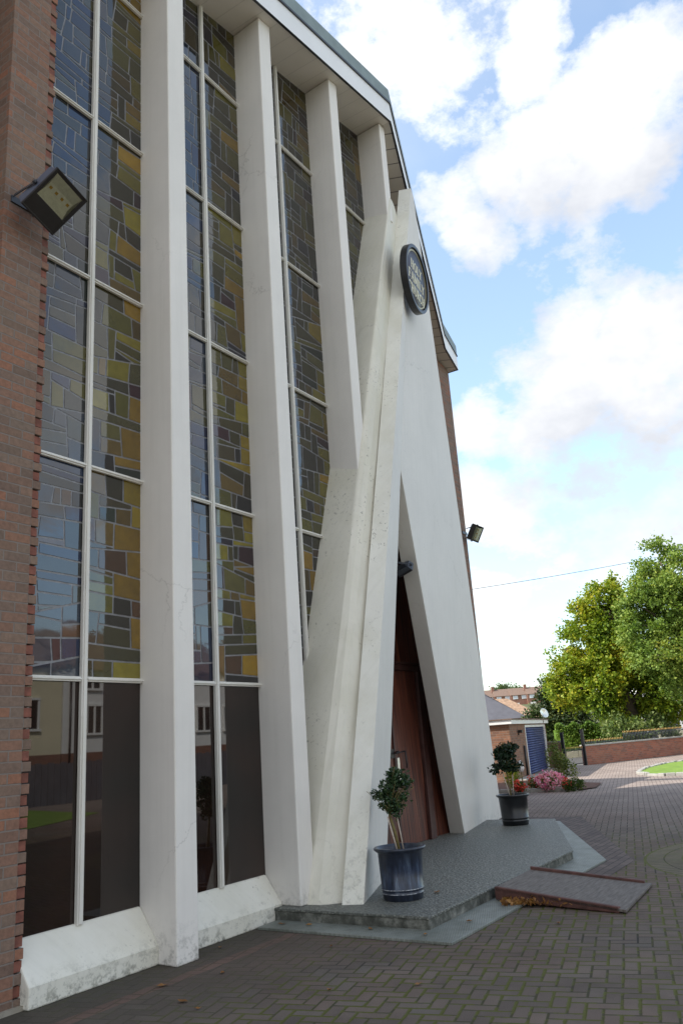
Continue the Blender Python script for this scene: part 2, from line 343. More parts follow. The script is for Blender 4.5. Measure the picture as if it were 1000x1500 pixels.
MAT['verge'] = t.out(t.ramp(n, [(.3, (.05, .07, .02)), (.7, (.12, .12, .05))]), .95)
t = T('asphalt_road'); n = t.noise(3, 6, .7)
MAT['road'] = t.out(t.ramp(n, [(.3, (.12, .115, .11)), (.7, (.17, .16, .15))]), .9, t.bump(t.noise(80, 3), .4, .01))
MAT['shutter'] = plain('blue_roller_shutter', (.035, .055, .17), .45, .15, 3, .05)
MAT['pier_cap'] = plain('brick_footing', (.30, .27, .22), .9, .2)

# ------------------------------------------------------------------ mesh helper
ORG = {}
class MB:
    def __init__(s): s.v = []; s.f = []; s.mi = []; s.sm = []; s.col = []
    def add(s, vs, fs, mi=0, smooth=False):
        b = len(s.v); s.v += [tuple(v) for v in vs]
        for f in fs: s.f.append([b+i for i in f]); s.mi.append(mi); s.sm.append(smooth)
        return s
    def box(s, x0, x1, y0, y1, z0, z1, mi=0, M=None):
        vs = [Vector((x, y, z)) for z in (z0, z1) for y in (y0, y1) for x in (x0, x1)]
        if M: vs = [M @ v for v in vs]
        return s.add(vs, [(0, 2, 3, 1), (4, 5, 7, 6), (0, 1, 5, 4), (2, 6, 7, 3), (0, 4, 6, 2), (1, 3, 7, 5)], mi)
    def prism(s, pts, ext, mi=0):
        """polygon pts extruded by vector ext"""
        n = len(pts); e = Vector(ext); a = [Vector(p) for p in pts]; b = [p+e for p in a]
        return s.add(a+b, [tuple(range(n))[::-1], tuple(range(n, 2*n))]+[(i, (i+1) % n, n+(i+1) % n, n+i) for i in range(n)], mi)
    def hexa(s, bot, top, mi=0):
        n = len(bot)
        return s.add(list(bot)+list(top), [tuple(range(n))[::-1], tuple(range(n, 2*n))]+[(i, (i+1) % n, n+(i+1) % n, n+i) for i in range(n)], mi)
    def tube(s, pts, rs, n=8, mi=0, smooth=True):
        pts = [Vector(p) for p in pts]; rings = []
        if not hasattr(rs, '__len__'): rs = [rs]*len(pts)
        for i, p in enumerate(pts):
            d = (pts[min(i+1, len(pts)-1)]-pts[max(i-1, 0)]).normalized()
            a = d.orthogonal().normalized() if abs(d.z) > .95 else d.cross(Vector((0, 0, 1))).normalized(); b = d.cross(a)
            rings.append([p+(a*math.cos(q)+b*math.sin(q))*rs[i] for q in [2*math.pi*k/n for k in range(n)]])
        vs = [v for r in rings for v in r]; fs = []
        for i in range(len(pts)-1):
            for k in range(n): fs.append((i*n+k, i*n+(k+1) % n, (i+1)*n+(k+1) % n, (i+1)*n+k))
        fs += [tuple(range(n))[::-1], tuple(range((len(pts)-1)*n, len(pts)*n))]
        return s.add(vs, fs, mi, smooth)
    def lathe(s, prof, n=40, mi=0, c=(0, 0, 0)):
        vs = [(c[0]+r*math.cos(2*math.pi*k/n), c[1]+r*math.sin(2*math.pi*k/n), c[2]+z) for r, z in prof for k in range(n)]
        fs = [(i*n+k, i*n+(k+1) % n, (i+1)*n+(k+1) % n, (i+1)*n+k) for i in range(len(prof)-1) for k in range(n)]
        return s.add(vs, fs, mi, True)
    def build(s, name, mat, parent=None, bevel=0, M=None, recalc=True):
        o0 = ORG.get(parent.name, Vector()) if parent else Vector()
        me = bpy.data.meshes.new(name)
        vs = [M @ Vector(v) for v in s.v] if M else s.v
        me.from_pydata([(v[0]-o0.x, v[1]-o0.y, v[2]-o0.z) for v in vs], [], s.f)
        for m_ in (mat if isinstance(mat, (list, tuple)) else [mat]): me.materials.append(m_)
        me.polygons.foreach_set('material_index', s.mi); me.polygons.foreach_set('use_smooth', s.sm)
        if s.col:
            a = me.color_attributes.new('glass_colour', 'FLOAT_COLOR', 'CORNER'); arr = []
            for f, c in zip(s.f, s.col): arr += list(c)*len(f)
            a.data.foreach_set('color', arr)
        me.update()
        if recalc:
            import bmesh
            bm = bmesh.new(); bm.from_mesh(me); bmesh.ops.recalc_face_normals(bm, faces=bm.faces); bm.to_mesh(me); bm.free()
        o = bpy.data.objects.new(name, me); COL.objects.link(o)
        if parent: o.parent = parent; ORG[o.name] = o0
        if bevel:
            b = o.modifiers.new('bevel', 'BEVEL'); b.width = bevel; b.segments = 2; b.limit_method = 'ANGLE'; b.angle_limit = rad(40)
        return o
def tag(o, label=None, cat=None, group=None, kind=None):
    if label: o['label'] = label
    if cat: o['category'] = cat
    if group: o['group'] = group
    if kind: o['kind'] = kind
    return o
def thing(name, loc, label, cat, group=None):
    o = bpy.data.objects.new(name, None); COL.objects.link(o); o.location = loc; o.empty_display_size = .2
    ORG[o.name] = Vector(loc); return tag(o, label, cat, group)
def struct(o, label=None): return tag(o, label, None, None, 'structure')
def kids(o): return [c for c in bpy.data.objects if c.parent == o]
def copy_tree(o, parent=None):
    c = o.copy(); COL.objects.link(c)
    if parent: c.parent = parent
    for ch in kids(o): copy_tree(ch, c)
    return c

def leaves(name, mat, pts, size, parent, seed=1, up=.35, fold=True, jit=.35, aspect=.55):
    """many small folded leaf blades at pts"""
    rs = np.random.RandomState(seed); P = np.asarray(pts, float); n = len(P)
    a = rs.normal(size=(n, 3)); a[:, 2] *= .7; a[:, 2] -= .25; a /= np.linalg.norm(a, axis=1)[:, None]
    b = rs.normal(size=(n, 3)); b[:, 2] += up*0; b = np.cross(a, b); b /= np.linalg.norm(b, axis=1)[:, None]
    c = np.cross(a, b); s = size*(1+jit*rs.uniform(-1, 1, n))[:, None]
    w = b*s*aspect*.5; L = a*s; up_ = c*s*.12
    V = np.stack([P-L*.5, P+w+up_-L*.05, P+L*.5, P-w+up_-L*.05], 1).reshape(-1, 3)
    o0 = ORG.get(parent.name, Vector()) if parent else Vector()
    V = V-np.array(o0)
    me = bpy.data.meshes.new(name); k = np.arange(n)*4
    if fold: F_ = np.stack([k, k+1, k+2, k, k+2, k+3], 1).reshape(-1, 3)
    else: F_ = np.stack([k, k+1, k+2, k+3], 1)
    nf, q = F_.shape
    me.vertices.add(len(V)); me.vertices.foreach_set('co', V.astype(np.float32).ravel())
    me.loops.add(nf*q); me.loops.foreach_set('vertex_index', F_.ravel().astype(np.int32))
    me.polygons.add(nf); me.polygons.foreach_set('loop_start', (np.arange(nf)*q).astype(np.int32)); me.polygons.foreach_set('loop_total', np.full(nf, q, np.int32))
    me.update(); me.validate(); me.materials.append(mat)
    o = bpy.data.objects.new(name, me); COL.objects.link(o)
    if parent: o.parent = parent; ORG[o.name] = o0
    return o
def cloud_pts(blobs, n, seed=1, shell=.55, gap=1.2, thr=.42, spray=0, sr=.2):
    """points in a union of ellipsoids (cx,cy,cz,rx,ry,rz), denser near the outside, cut by noise gaps"""
    rs = np.random.RandomState(seed); out = []; vol = np.array([b[3]*b[4]*b[5] for b in blobs])**.8; vol /= vol.sum()
    while len(out) < n:
        b = blobs[rs.choice(len(blobs), p=vol)]; d = rs.normal(size=3); d /= np.linalg.norm(d)
        r = (shell+(1-shell)*rs.rand()**.7)*(1+.10*rs.normal())
        p = Vector((b[0]+d[0]*b[3]*r, b[1]+d[1]*b[4]*r, b[2]+d[2]*b[5]*r))
        if noise.noise(p*gap+Vector((seed*3.1, 0, 0)))*.5+.5 < thr: continue
        if spray:
            ax = Vector((d[0], d[1], d[2]*.6-.15)).normalized()
            for q in range(spray):
                t_ = q/spray-.5; g_ = rs.normal(size=3)*sr*.33
                out.append(tuple(p+ax*(t_*sr*2.4)+Vector(g_)))
        else: out.append(tuple(p))
    return out[:n]

# ================================================================== GROUND
mb = MB()
def sheet(pts, z, name, mat, label=None):
    return struct(MB().add([(p[0], p[1], z) for p in pts], [tuple(range(len(pts)))]).build(name, mat, recalc=False), label)
sheet([(-60, -60), (1500, -60), (1500, 900), (-60, 900)], -.03, 'ground', MAT['verge'])
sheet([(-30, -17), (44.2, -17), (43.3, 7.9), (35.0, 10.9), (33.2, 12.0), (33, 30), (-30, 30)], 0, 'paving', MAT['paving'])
# street beyond the boundary wall
sheet([(33.0, 12.4), (35.2, 11.1), (43.5, 8.2), (60, 2), (75, 12), (46, 26), (38, 30)], -.012, 'road', MAT['road'])
# lawn island with rough stone edging
lawn = [(27.3, 6.75), (27.9, 6.95), (30.1, 7.2), (33.0, 7.1), (35, 6.2), (36, 4), (34.5, 1.5), (30, .8), (27, 2.5), (26.05, 4.6), (25.95, 5.7), (26.45, 6.3)]
sheet([(x, y) for x, y in lawn], .05, 'lawn', MAT['grass'])
mb = MB(); rr = random.Random(3)
for i in range(len(lawn)):
    a, b = Vector((*lawn[i], 0)), Vector((*lawn[(i+1) % len(lawn)], 0)); L = (b-a).length; k = max(1, int(L/.24))
    for j in range(k):
        p = a.lerp(b, (j+.5)/k); q = .11*rr.uniform(.7, 1.1)
        Mx = Matrix.Translation(p) @ Matrix.Rotation(math.atan2((b-a).y, (b-a).x)+rr.uniform(-.2, .2), 4, 'Z')
        mb.box(-L/k*.46, L/k*.46, -q*.7, q*.7, -.02, .09*rr.uniform(.7, 1.1), M=Mx)
struct(mb.build('lawn_edging', MAT['concrete'], bevel=.015))
# soldier course and ribbed pad round the step
def border_mat():
    t = T('soldier_course'); X = t.xyz()
    v = t.vec(X[0], X[1], 0)
    br = t.n('ShaderNodeTexBrick', {'Vector': v, 'Color1': (.085, .062, .056), 'Color2': (.14, .105, .092), 'Mortar': (.035, .03, .025), 'Scale': 1., 'Mortar Size': .006, 'Brick Width': .2, 'Row Height': .1})
    c = t.mix(.5, br.outputs[0], t.ramp(t.noise(120, 4, .7), [(.3, .6), (.7, 1.3)]), 'MULTIPLY')
    return t.out(c, .9, t.bump(t.ma('SUBTRACT', 1., br.outputs[1]), .5, .006))
MAT['border'] = border_mat()
PADO = [(6.24, 5.07), (6.2, 3.14), (10.36, 3.11), (14.43, 5.03), (14.6, 6.9), (13.4, 6.9), (13.9, 4.9), (10.3, 3.6), (6.6, 3.6), (6.6, 5.08)]
sheet([(10.36, 3.11), (10.42, 2.80), (15.3, 4.92), (15.3, 6.9), (14.6, 6.9), (14.43, 5.03)], .004, 'paving_border', MAT['border'])
sheet([(8.95, 3.11), (8.95, 2.80), (10.42, 2.80), (10.36, 3.11)], .0035, 'paving_border', MAT['border'])
mb = MB(); mb.hexa([(x, y, 0) for x, y in PADO], [(x, y, .022) for x, y in PADO])
struct(mb.build('step_apron', MAT['pad'], bevel=.004))
STEP = [(6.54, 5.12), (6.54, 3.50), (10.34, 3.50), (13.83, 4.9), (13.72, 6.9), (6.7, 6.9), (6.7, 5.12)]
st = thing('entrance_step', (10, 5, 0), 'broad grey pebble-textured entrance step with mossy concrete edge below the church door', 'step')
MB().hexa([(x, y, 0) for x, y in STEP], [(x, y, .10) for x, y in STEP]).build('step_edge', MAT['stepside'], st, .006)
def grow(pts, d):
    c = Vector((10, 5)); return [(c+(Vector(p)-c)*(1+d/(Vector(p)-c).length)) for p in pts]
MB().hexa([(x, y, .10) for x, y in grow(STEP, .012)], [(x, y, .122) for x, y in grow(STEP, .012)]).build('step_top', MAT['steptop'], st, .005)

# ================================================================== CHURCH
CH = thing('church', (4, 5.3, 0), 'tall white-finned modern church with stained glass bays, brick end pier and A-shaped portal', 'church')
YG = 5.30
def soffz(x): return 11.09+.187*(x-9.87) if x < 9.87 else 11.09-.19*(x-9.87)
COLX = [(5.02, .245), (6.64, .235), (8.27, .215), (9.76, .17)]
for i, (x, w) in enumerate(COLX):
    zb = (0, .122, 4.72, 9.3)[i]
    z1, z2 = soffz(x), soffz(x+w)
    sh = .035      # flank faces splay a little towards the glass
    bot = [(x, 4.87, zb), (x+w, 4.87, zb), (x+w+.03, YG+.05, zb), (x+sh, YG+.05, zb)]
    top = [(x, 4.87, z1), (x+w, 4.87, z2), (x+w+.03, YG+.05, z2), (x+sh, YG+.05, z1)]
    mb = MB()
    if i == 9:
        mid = [(p[0], p[1], 2.905) for p in bot]
        mb.hexa(bot, mid); mb.hexa([(p[0], p[1]+.0012, 2.9065) for k, p in enumerate(mid)], top)
    else: mb.hexa(bot, top)
    mb.build('column', MAT['column'], CH, .012)
# plinth between columns
for xa, xb in ((3.86, 5.045), (5.255, 6.66)):
    prof = [(5.34, 0), (5.075, 0), (5.075, .135), (5.285, .405), (5.34, .405)]
    if xa > 5: prof = [(5.34, 0), (5.10, 0), (5.10, .14), (5.285, .385), (5.34, .385)]
    MB().prism([(xa, y, z) for y, z in prof], (xb-xa, 0, 0)).build('plinth', MAT['plinth'], CH, .012)

# ---- windows
TZ = [2.175, 3.97, 5.79, 7.56, 9.36]
PAL = [(.16, .145, .035), (.115, .105, .035), (.07, .062, .03), (.20, .165, .03), (.045, .042, .03), (.028, .028, .035), (.13, .13, .055), (.10, .09, .045)]
def clip(poly, p, n):
    out = []
    for i in range(len(poly)):
        a, b = poly[i], poly[(i+1) % len(poly)]; da = (a[0]-p[0])*n[0]+(a[1]-p[1])*n[1]; db = (b[0]-p[0])*n[0]+(b[1]-p[1])*n[1]
        if da >= 0: out.append(a)
        if da*db < 0: q = da/(da-db); out.append((a[0]+(b[0]-a[0])*q, a[1]+(b[1]-a[1])*q))
    return out
def area(p): return abs(sum(p[i][0]*p[(i+1) % len(p)][1]-p[(i+1) % len(p)][0]*p[i][1] for i in range(len(p))))/2
def tess(poly, r, out, right_x):
    xs = [p[0] for p in poly]; zs = [p[1] for p in poly]; w, h = max(xs)-min(xs), max(zs)-min(zs); A = area(poly)
    if A < .018 or (A < r.uniform(.035, .09)) or len(poly) < 3: out.append(poly); return
    if h > w*r.uniform(.45, .9):
        a = r.gauss(0, .08); z = min(zs)+h*r.choice([.22, .38, .5, .62, .78]); p = ((min(xs)+max(xs))/2, z); n = (-math.sin(a), math.cos(a))
    else:
        a = r.gauss(0, .075); x = min(xs)+w*r.choice([.24, .35, .5, .65, .76]); p = (x, (min(zs)+max(zs))/2); n = (math.cos(a), math.sin(a))
    A1 = clip(poly, p, n); A2 = clip(poly, p, (-n[0], -n[1]))
    for q in (A1, A2):
        if len(q) >= 3 and area(q) > .0008: tess(q, r, out, right_x)
def inset(poly, d):
    c = poly; s = sum(poly[i][0]*poly[(i+1) % len(poly)][1]-poly[(i+1) % len(poly)][0]*poly[i][1] for i in range(len(poly)))
    for i in range(len(poly)):
        a, b = poly[i], poly[(i+1) % len(poly)]; L = math.hypot(b[0]-a[0], b[1]-a[1])
        if L < 1e-5: continue
        n = (-(b[1]-a[1])/L, (b[0]-a[0])/L)
        if s < 0: n = (-n[0], -n[1])
        c = clip(c, (a[0]+n[0]*d, a[1]+n[1]*d), n)
        if len(c) < 3: return []
    return c
def piece_col(cx, cz, x0, x1, r, side, bay):
    f = (cx-x0)/(x1-x0); u = r.random(); k = r.uniform(.7, 1.15)
    if side == 1 and f > .70 and u < .62: c = r.choice([(.34, .20, .008), (.27, .19, .012), (.22, .13, .01), (.25, .205, .015), (.16, .135, .012)])
    elif side == 1 and u < .80: c = r.choice([(.035, .032, .014), (.022, .02, .014), (.06, .05, .014), (.105, .098, .012), (.15, .135, .014), (.07, .062, .012), (.19, .16, .012), (.045, .04, .012), (.03, .028, .014), (.12, .075, .012)])
    elif side == 0 and u < .72: c = r.choice([(.02, .035, .075), (.012, .025, .07), (.035, .05, .075), (.05, .055, .055), (.03, .035, .035), (.06, .06, .045), (.008, .012, .05)])  # left lights: sky reflection put into the piece colour as blue-grey
    elif u < .90: c = r.choice([(.10, .09, .02), (.06, .055, .02), (.045, .035, .015)])
    else: c = r.choice([(.008, .02, .014), (.010, .010, .03), (.008, .008, .010), (.03, .005, .014)])
    if cz < 4.0 and r.random() < .14: c = r.choice([(.10, .045, .016), (.06, .028, .012), (.36, .20, .01) if side else (.05, .03, .015)])
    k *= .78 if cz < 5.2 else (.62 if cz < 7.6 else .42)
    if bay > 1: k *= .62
    return (*[q*k for q in c], 1.0 if r.random() < .35 else .12)
def window(x0, x1, xm, zbot, seed, bay=0):
    r = random.Random(seed); W = MB()
    # mullion, transoms
    ztop = lambda x: soffz(x)-.005
    mu = MB(); mu.hexa([(xm-.028, 5.258, zbot-.01), (xm+.028, 5.258, zbot-.01), (xm+.028, YG-.004, zbot-.01), (xm-.028, YG-.004, zbot-.01)],
                       [(xm-.028, 5.258, ztop(xm-.03)), (xm+.028, 5.258, ztop(xm+.03)), (xm+.028, YG-.004, ztop(xm+.03)), (xm-.028, YG-.004, ztop(xm-.03))])
    mu.box(xm-.016, xm+.016, 5.248, 5.2575, zbot, ztop(xm)-.01)
    root = mu.build('window', MAT['frame'], CH, .006)         # the mullioned frame carries panes and bars
    for z in TZ:
        if z < zbot+.2: continue
        for a, b in ((x0, xm-.03), (xm+.03, x1)):
            MB().box(a, b, 5.266, YG-.004, z-.02, z+.02).box(a, b, 5.254, 5.2655, z-.007, z+.007).build('transom', MAT['frame'], root, .004)
    for side, (a, b) in enumerate(((x0, xm), (xm, x1))):
        if zbot < 2:
            g = MB().add([(a, YG, zbot-.02), (b, YG, zbot-.02), (b, YG, TZ[0]), (a, YG, TZ[0])], [(0, 1, 2, 3)]).build('clear_pane', MAT['clear'], root, recalc=False)
        zs = [max(TZ[0], zbot-.2)]+[z for z in TZ[1:] if z > zbot+.1]
        zt = min(ztop(a), ztop(b)); sg = MB()
        lead = MB().add([(a, YG+.004, zs[0]), (b, YG+.004, zs[0]), (b, YG+.004, ztop(b)+.02), (a, YG+.004, ztop(a)+.02)], [(0, 1, 2, 3)])
        for k, z0 in enumerate(zs):
            z1 = zs[k+1] if k+1 < len(zs) else None
            poly = [(a, z0), (b, z0), (b, z1), (a, z1)] if z1 else [(a, z0), (b, z0), (b, ztop(b)), (a, ztop(a))]
            pcs = []; tess(poly, r, pcs, b)
            for pc in pcs:
                q = inset(pc, .0085)
                if len(q) < 3 or area(q) < .0006: continue
                cx = sum(p[0] for p in q)/len(q); cz = sum(p[1] for p in q)/len(q); tx, tz = r.gauss(0, .0035), r.gauss(0, .0035)
                sg.add([(p[0], YG-.0005+(p[0]-cx)*tx+(p[1]-cz)*tz, p[1]) for p in q], [tuple(range(len(q)))])
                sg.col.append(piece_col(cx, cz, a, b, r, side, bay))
        s_ = sg.build('stained_glass', MAT['stained'], root, recalc=False)
        for p in s_.data.polygons:
            pass
        lead.build('leading', MAT['lead'], root, recalc=False)
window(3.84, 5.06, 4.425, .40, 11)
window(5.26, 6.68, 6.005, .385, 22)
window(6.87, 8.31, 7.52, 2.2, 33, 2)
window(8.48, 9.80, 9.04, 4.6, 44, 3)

# ---- brick pier at the left with toothed quoin
mb = MB(); mb.box(3.425, 3.80, 5.16, 5.60, 0, 10.2); mb.box(1.2, 3.42, 5.42, 5.62, 0, 9.9)
mb.build('brick_pier', MAT['brick'], CH)
q = MB(); q2 = MB(); k = 0; z = 0.0
while z < 9.9:
    jx, jy = rnd.uniform(-.006, .004), rnd.uniform(-.004, .006)
    q.box(3.8, 3.874+jx, 5.163+jy, 5.40, z+.004, z+.071)
    q2.box(3.8, 3.870-jx, 5.174+jy, 5.40, z+.079, z+.146); z += .15
q.box(3.80, 3.85, 5.215, 5.41, 0, 9.9)
q.build('toothed_quoin', MAT['brick'], CH, .003); q2.build('recessed_brick', MAT['red_brick'], CH, .003)
MB().box(1.2, 3.95, 5.13, 5.6, -.01, .03).build('footing', MAT['pier_cap'], CH)

# ---- raking wall beside the portal: side face from the glass to the portal edge
zt = 10.3
def L3(a, b, z): return Vector(a).lerp(Vector(b), (z-a[2])/(b[2]-a[2]))
G0, G1 = (6.69, 5.34, 0), (10.15, 5.34, 10.6)
M0, M1 = (6.70, 4.86, 0), (10.16, 4.86, 10.6)
N0, N1 = (6.75, 4.67, 0), (10.40, 4.93, 10.6)
S0, S1 = (6.87, 4.53, 0), (10.80, 5.09, 10.6)
levels = [0, .5, 1, 2, 3, 4, 5, 6, 7, 8, 9, 9.75]
mb = MB(); rows = []
for z in levels:
    row = [L3(G0, G1, z), L3(G0, G1, z).lerp(L3(M0, M1, z), .5), L3(M0, M1, z), L3(M0, M1, z).lerp(L3(N0, N1, z), .5)+Vector((-.012, -.01, 0)), L3(N0, N1, z), L3(S0, S1, z), L3(S0, S1, z)+Vector((.2, .06, 0)), L3(G0, G1, z)+Vector((.35, 0.02, 0))]
    rows.append(row)
n = len(rows[0]); vs = [v for r_ in rows for v in r_]; fs = []
for i in range(len(rows)-1):
    for k in range(n): fs.append((i*n+k, i*n+(k+1) % n, (i+1)*n+(k+1) % n, (i+1)*n+k))
fs += [tuple(range(n)), tuple(range((len(rows)-1)*n, len(rows)*n))]
mb.add(vs, fs, 0, False)
mb.box(6.72, 6.885, 4.885, 5.1, .1, .90)
rk = mb.build('raking_wall', MAT['rake'], CH, .02)
# ---- portal slabs (a leaning, folded A)
T_ = Vector((10.72, 4.87, 10.42)); IA = Vector((9.40, 4.86, 5.07)); FR = Vector((6.83, 4.33, .0)); IL = Vector((8.20, 4.88, .0))
IR = Vector((11.99, 5.67, .0)); OR = Vector((15.36, 6.46, .0)); TR = Vector((10.86, 4.905, 10.40))
e = Vector((-.075, .19, 0))
MB().prism([FR, IL, IA, T_], e).build('portal_leg', MAT['fin'], CH, .008)
# weathered narrow edge of the left leg, 3 mm proud
a, b = FR+Vector((-.004, 0, 0)), T_+Vector((-.004, 0, 0)); e2 = e*.99
ed = MB(); ed.add([a+e*.01, a+e2, b+e2, b+e*.01, a+e*.01+Vector((.02, .01, 0)), a+e2+Vector((.02, .01, 0)), b+e2+Vector((.02, .01, 0)), b+e*.01+Vector((.02, .01, 0))],
                  [(0, 1, 2, 3), (4, 7, 6, 5), (0, 4, 5, 1), (3, 2, 6, 7), (0, 3, 7, 4), (1, 5, 6, 2)])
ed.build('portal_edge', MAT['finedge'], CH)
MB().prism([T_, IA, IR, OR, TR], (.05, .27, 0)).build('portal_leg', MAT['fin'], CH, .008)
# right jamb back to the screen, left jamb, screen
mb = MB(); SA = Vector((10.93, 5.93, 5.6)); SB = Vector((12.13, 5.93, .0))
mb.add([IR+Vector((.005, .05, 0)), IA+Vector((.005, .05, 0)), SA, SB, IR+Vector((.3, .12, 0)), IA+Vector((.3, .12, 0)), SA+Vector((.25, 0, 0)), SB+Vector((.25, 0, 0))],
       [(0, 1, 2, 3), (4, 7, 6, 5), (0, 4, 5, 1), (1, 5, 6, 2), (2, 6, 7, 3), (3, 7, 4, 0)])
mb.add([IL+Vector((0, .1, 0)), IA+Vector((-.01, .06, 0)), SA+Vector((-.2, 0, .4)), (8.7, 5.93, 0), IL+Vector((-.2, .1, 0)), IA+Vector((-.2, .06, 0)), SA+Vector((-.4, 0, .4)), (8.5, 5.93, 0)],
       [(0, 1, 2, 3), (4, 7, 6, 5), (0, 4, 5, 1), (1, 5, 6, 2), (2, 6, 7, 3), (3, 7, 4, 0)])
mb.build('portal_reveal', MAT['fin'], CH)
# timber screen with double door
MB().prism([(8.6, 5.96, .1), (12.25, 5.96, .1), (10.9, 5.96, 6.2), (10.4, 5.96, 6.2)], (0, .05, 0)).build('timber_screen', MAT['door'], CH)
dr = MB().box(9.45, 11.24, 5.90, 5.957, .125, 2.53).build('door', MAT['door'], CH, .004)
MB().box(8.7, 11.60, 5.86, 5.955, 2.53, 2.62).box(8.7, 11.62, 5.84, 5.93, 2.62, 2.65).box(11.25, 11.42, 5.85, 5.955, .122, 2.53).box(9.2, 9.44, 5.85, 5.955, .122, 2.53).build('door_frame', MAT['doorframe'], CH, .006)
MB().box(10.40, 10.44, 5.880, 5.8985, .2, 2.5).build('meeting_rail', MAT['doorframe'], dr)
hb = MB()
hb.tube([(10.36, 5.84, 1.36), (10.62, 5.84, 1.38)], .010).tube([(10.64, 5.84, 1.38), (10.66, 5.84, 1.2), (10.67, 5.85, 1.15)], .010).box(10.30, 10.40, 5.885, 5.8985, 1.30, 1.42).tube([(10.45, 5.90, 1.38), (10.45, 5.83, 1.38)], .012)
hb.build('door_latch', MAT['black'], dr)
MB().box(10.44, 10.50, 5.86, 5.8985, .98, 1.3).build('pull_handle', MAT['silver'], dr, .006)
MB().box(10.12, 10.16, 5.893, 5.8988, 1.42, 1.52).build('yellow_sticker', MAT['chip'], dr)

# ---- roof: soffit, fascia, gutter line, green copper edge
PL = [(1.0, 4.71), (9.87, 4.71), (15.62, 6.655), (16.52, 6.78)]
Z = [9.42, 11.09, 10.0, 9.83]
def fz(i, dz=0, out=0.0):
    x, y = PL[i]; o = [(0, -1), (.16, -.99), (.2, -1), (.1, -1)][i]; return Vector((x+o[0]*out, y+o[1]*out, Z[i]+dz))
def strip(name, mat, z0, z1, o0, o1):
    mb = MB()
    for i in range(3):
        mb.add([fz(i, z0, o1), fz(i+1, z0, o1), fz(i+1, z1, o1), fz(i, z1, o1), fz(i, z0, o0), fz(i+1, z0, o0), fz(i+1, z1, o0), fz(i, z1, o0)],
               [(0, 1, 2, 3), (4, 7, 6, 5), (0, 4, 5, 1), (3, 2, 6, 7), (0, 3, 7, 4), (1, 5, 6, 2)])
    a, b = fz(3, z0, o1), fz(3, z1, o1); d = Vector((0, 12, 0))
    mb.add([a, a+d, b+d, b, a+Vector((-.05, 0, 0)), a+d+Vector((-.05, 0, 0)), b+d+Vector((-.05, 0, 0)), b+Vector((-.05, 0, 0))], [(0, 1, 2, 3), (4, 7, 6, 5), (0, 4, 5, 1), (3, 2, 6, 7), (1, 5, 6, 2)])
    return mb.build(name, mat, CH)
strip('fascia', MAT['fascia'], 0.0, .34, -.03, .0)
strip('roof_drip', MAT['black'], .34, .375, -.05, .022)
strip('roof_edge', MAT['green_roof'], .375, .62, -.1, .008)
strip('fascia_lip', MAT['black'], -.006, 0, -.03, .004)
mb = MB(); mb.add([(1, 4.72, Z[0]+.006), (9.87, 4.72, Z[1]+.006), (9.87, 7.2, Z[1]+.006), (1, 7.2, Z[0]+.006)], [(0, 1, 2, 3)]); mb.build('soffit', MAT['soffit'], CH, recalc=False)
mb = MB(); mb.add([(9.871, 4.72, Z[1]+.006), (15.62, 6.665, Z[2]+.006), (16.5, 6.79, Z[3]+.006), (16.5, 7.3, Z[3]+.006), (9.871, 7.3, Z[1]+.006)], [(0, 1, 2, 3, 4)]); mb.build('soffit', MAT['soffit2'], CH, recalc=False)
mb = MB()
def roofpt(x, y, dz): return (x, y, soffz(x)+dz)
mb.add([roofpt(1, 4.8, .6), roofpt(9.87, 4.8, .6), roofpt(9.87, 12, .6), roofpt(1, 12, .6), roofpt(15.6, 6.75, .6), roofpt(16.5, 6.9, .6), roofpt(16.5, 12, .6)], [(0, 1, 2, 3), (1, 4, 5, 6, 2)])
mb.add([roofpt(1, 4.9, .03), roofpt(9.87, 4.9, .03), roofpt(9.87, 12, .03), roofpt(1, 12, .03), roofpt(15.6, 6.85, .03), roofpt(16.4, 7, .03), roofpt(16.4, 12, .03)], [(0, 1, 2, 3), (1, 4, 5, 6, 2)])
mb.build('roof', MAT['green_roof'], CH, recalc=False)
# side and rear brick walls, annex (they cast the shadow on the yard)
MB().prism([(9.9, 7.0, 0), (16.42, 7.0, 0), (16.42, 7.0, 9.83), (9.9, 7.0, 11.0)], (0, .3, 0)).box(16.1, 16.419, 7.301, 12, 0, 9.8).box(1.0, 16.4, 11.7, 12, 0, 9.8).box(1.0, 1.2, 5.45, 12, 0, 9.4).build('brick_wall', MAT['brick'], CH)
MB().box(16.43, 21.9, 10.5, 14, 0, 5.0).build('annex', MAT['brick'], CH)
MB().prism([(9.0, 5.36, 4.0), (9.9, 5.36, 8), (10.6, 5.4, 10.9), (9.0, 5.36, 10.9)], (0, .15, 0)).build('upper_wall', MAT['column'], CH)
MB().box(1.2, 9.6, 6.6, 6.7, 0, 9.3).build('nave_screen', MAT['rear'], CH)

# ================================================================== SIGN
sc_ = onp(609.5, 409, (10.62, 4.70, 8.65), (.14, -.985, -.06))
SN = Vector((.155, -.985, -.07)).normalized(); SU = SN.cross(Vector((0, 0, 1))); SU = -SU if SU.x < 0 else SU; SU.normalize(); SV = SN.cross(SU); SV = -SV if SV.z < 0 else SV
MS = Matrix((SU, SV, SN)).transposed().to_4x4(); MS.translation = sc_
sg = thing('round_sign', sc_, 'round slate-coloured sign with cream serif letters high on the white portal', 'sign')
RS = .50
def disc(r0, r1, z0, z1, n=72):
    mb = MB(); vs = []
    for r, z in ((r0, z0), (r1, z0), (r1, z1), (r0, z1)):
        vs += [(r*math.cos(2*math.pi*k/n), r*math.sin(2*math.pi*k/n), z) for k in range(n)]
    fs = [(a*n+k, a*n+(k+1) % n, ((a+1) % 4)*n+(k+1) % n, ((a+1) % 4)*n+k) for a in range(4) for k in range(n)]
    return mb.add(vs, fs)
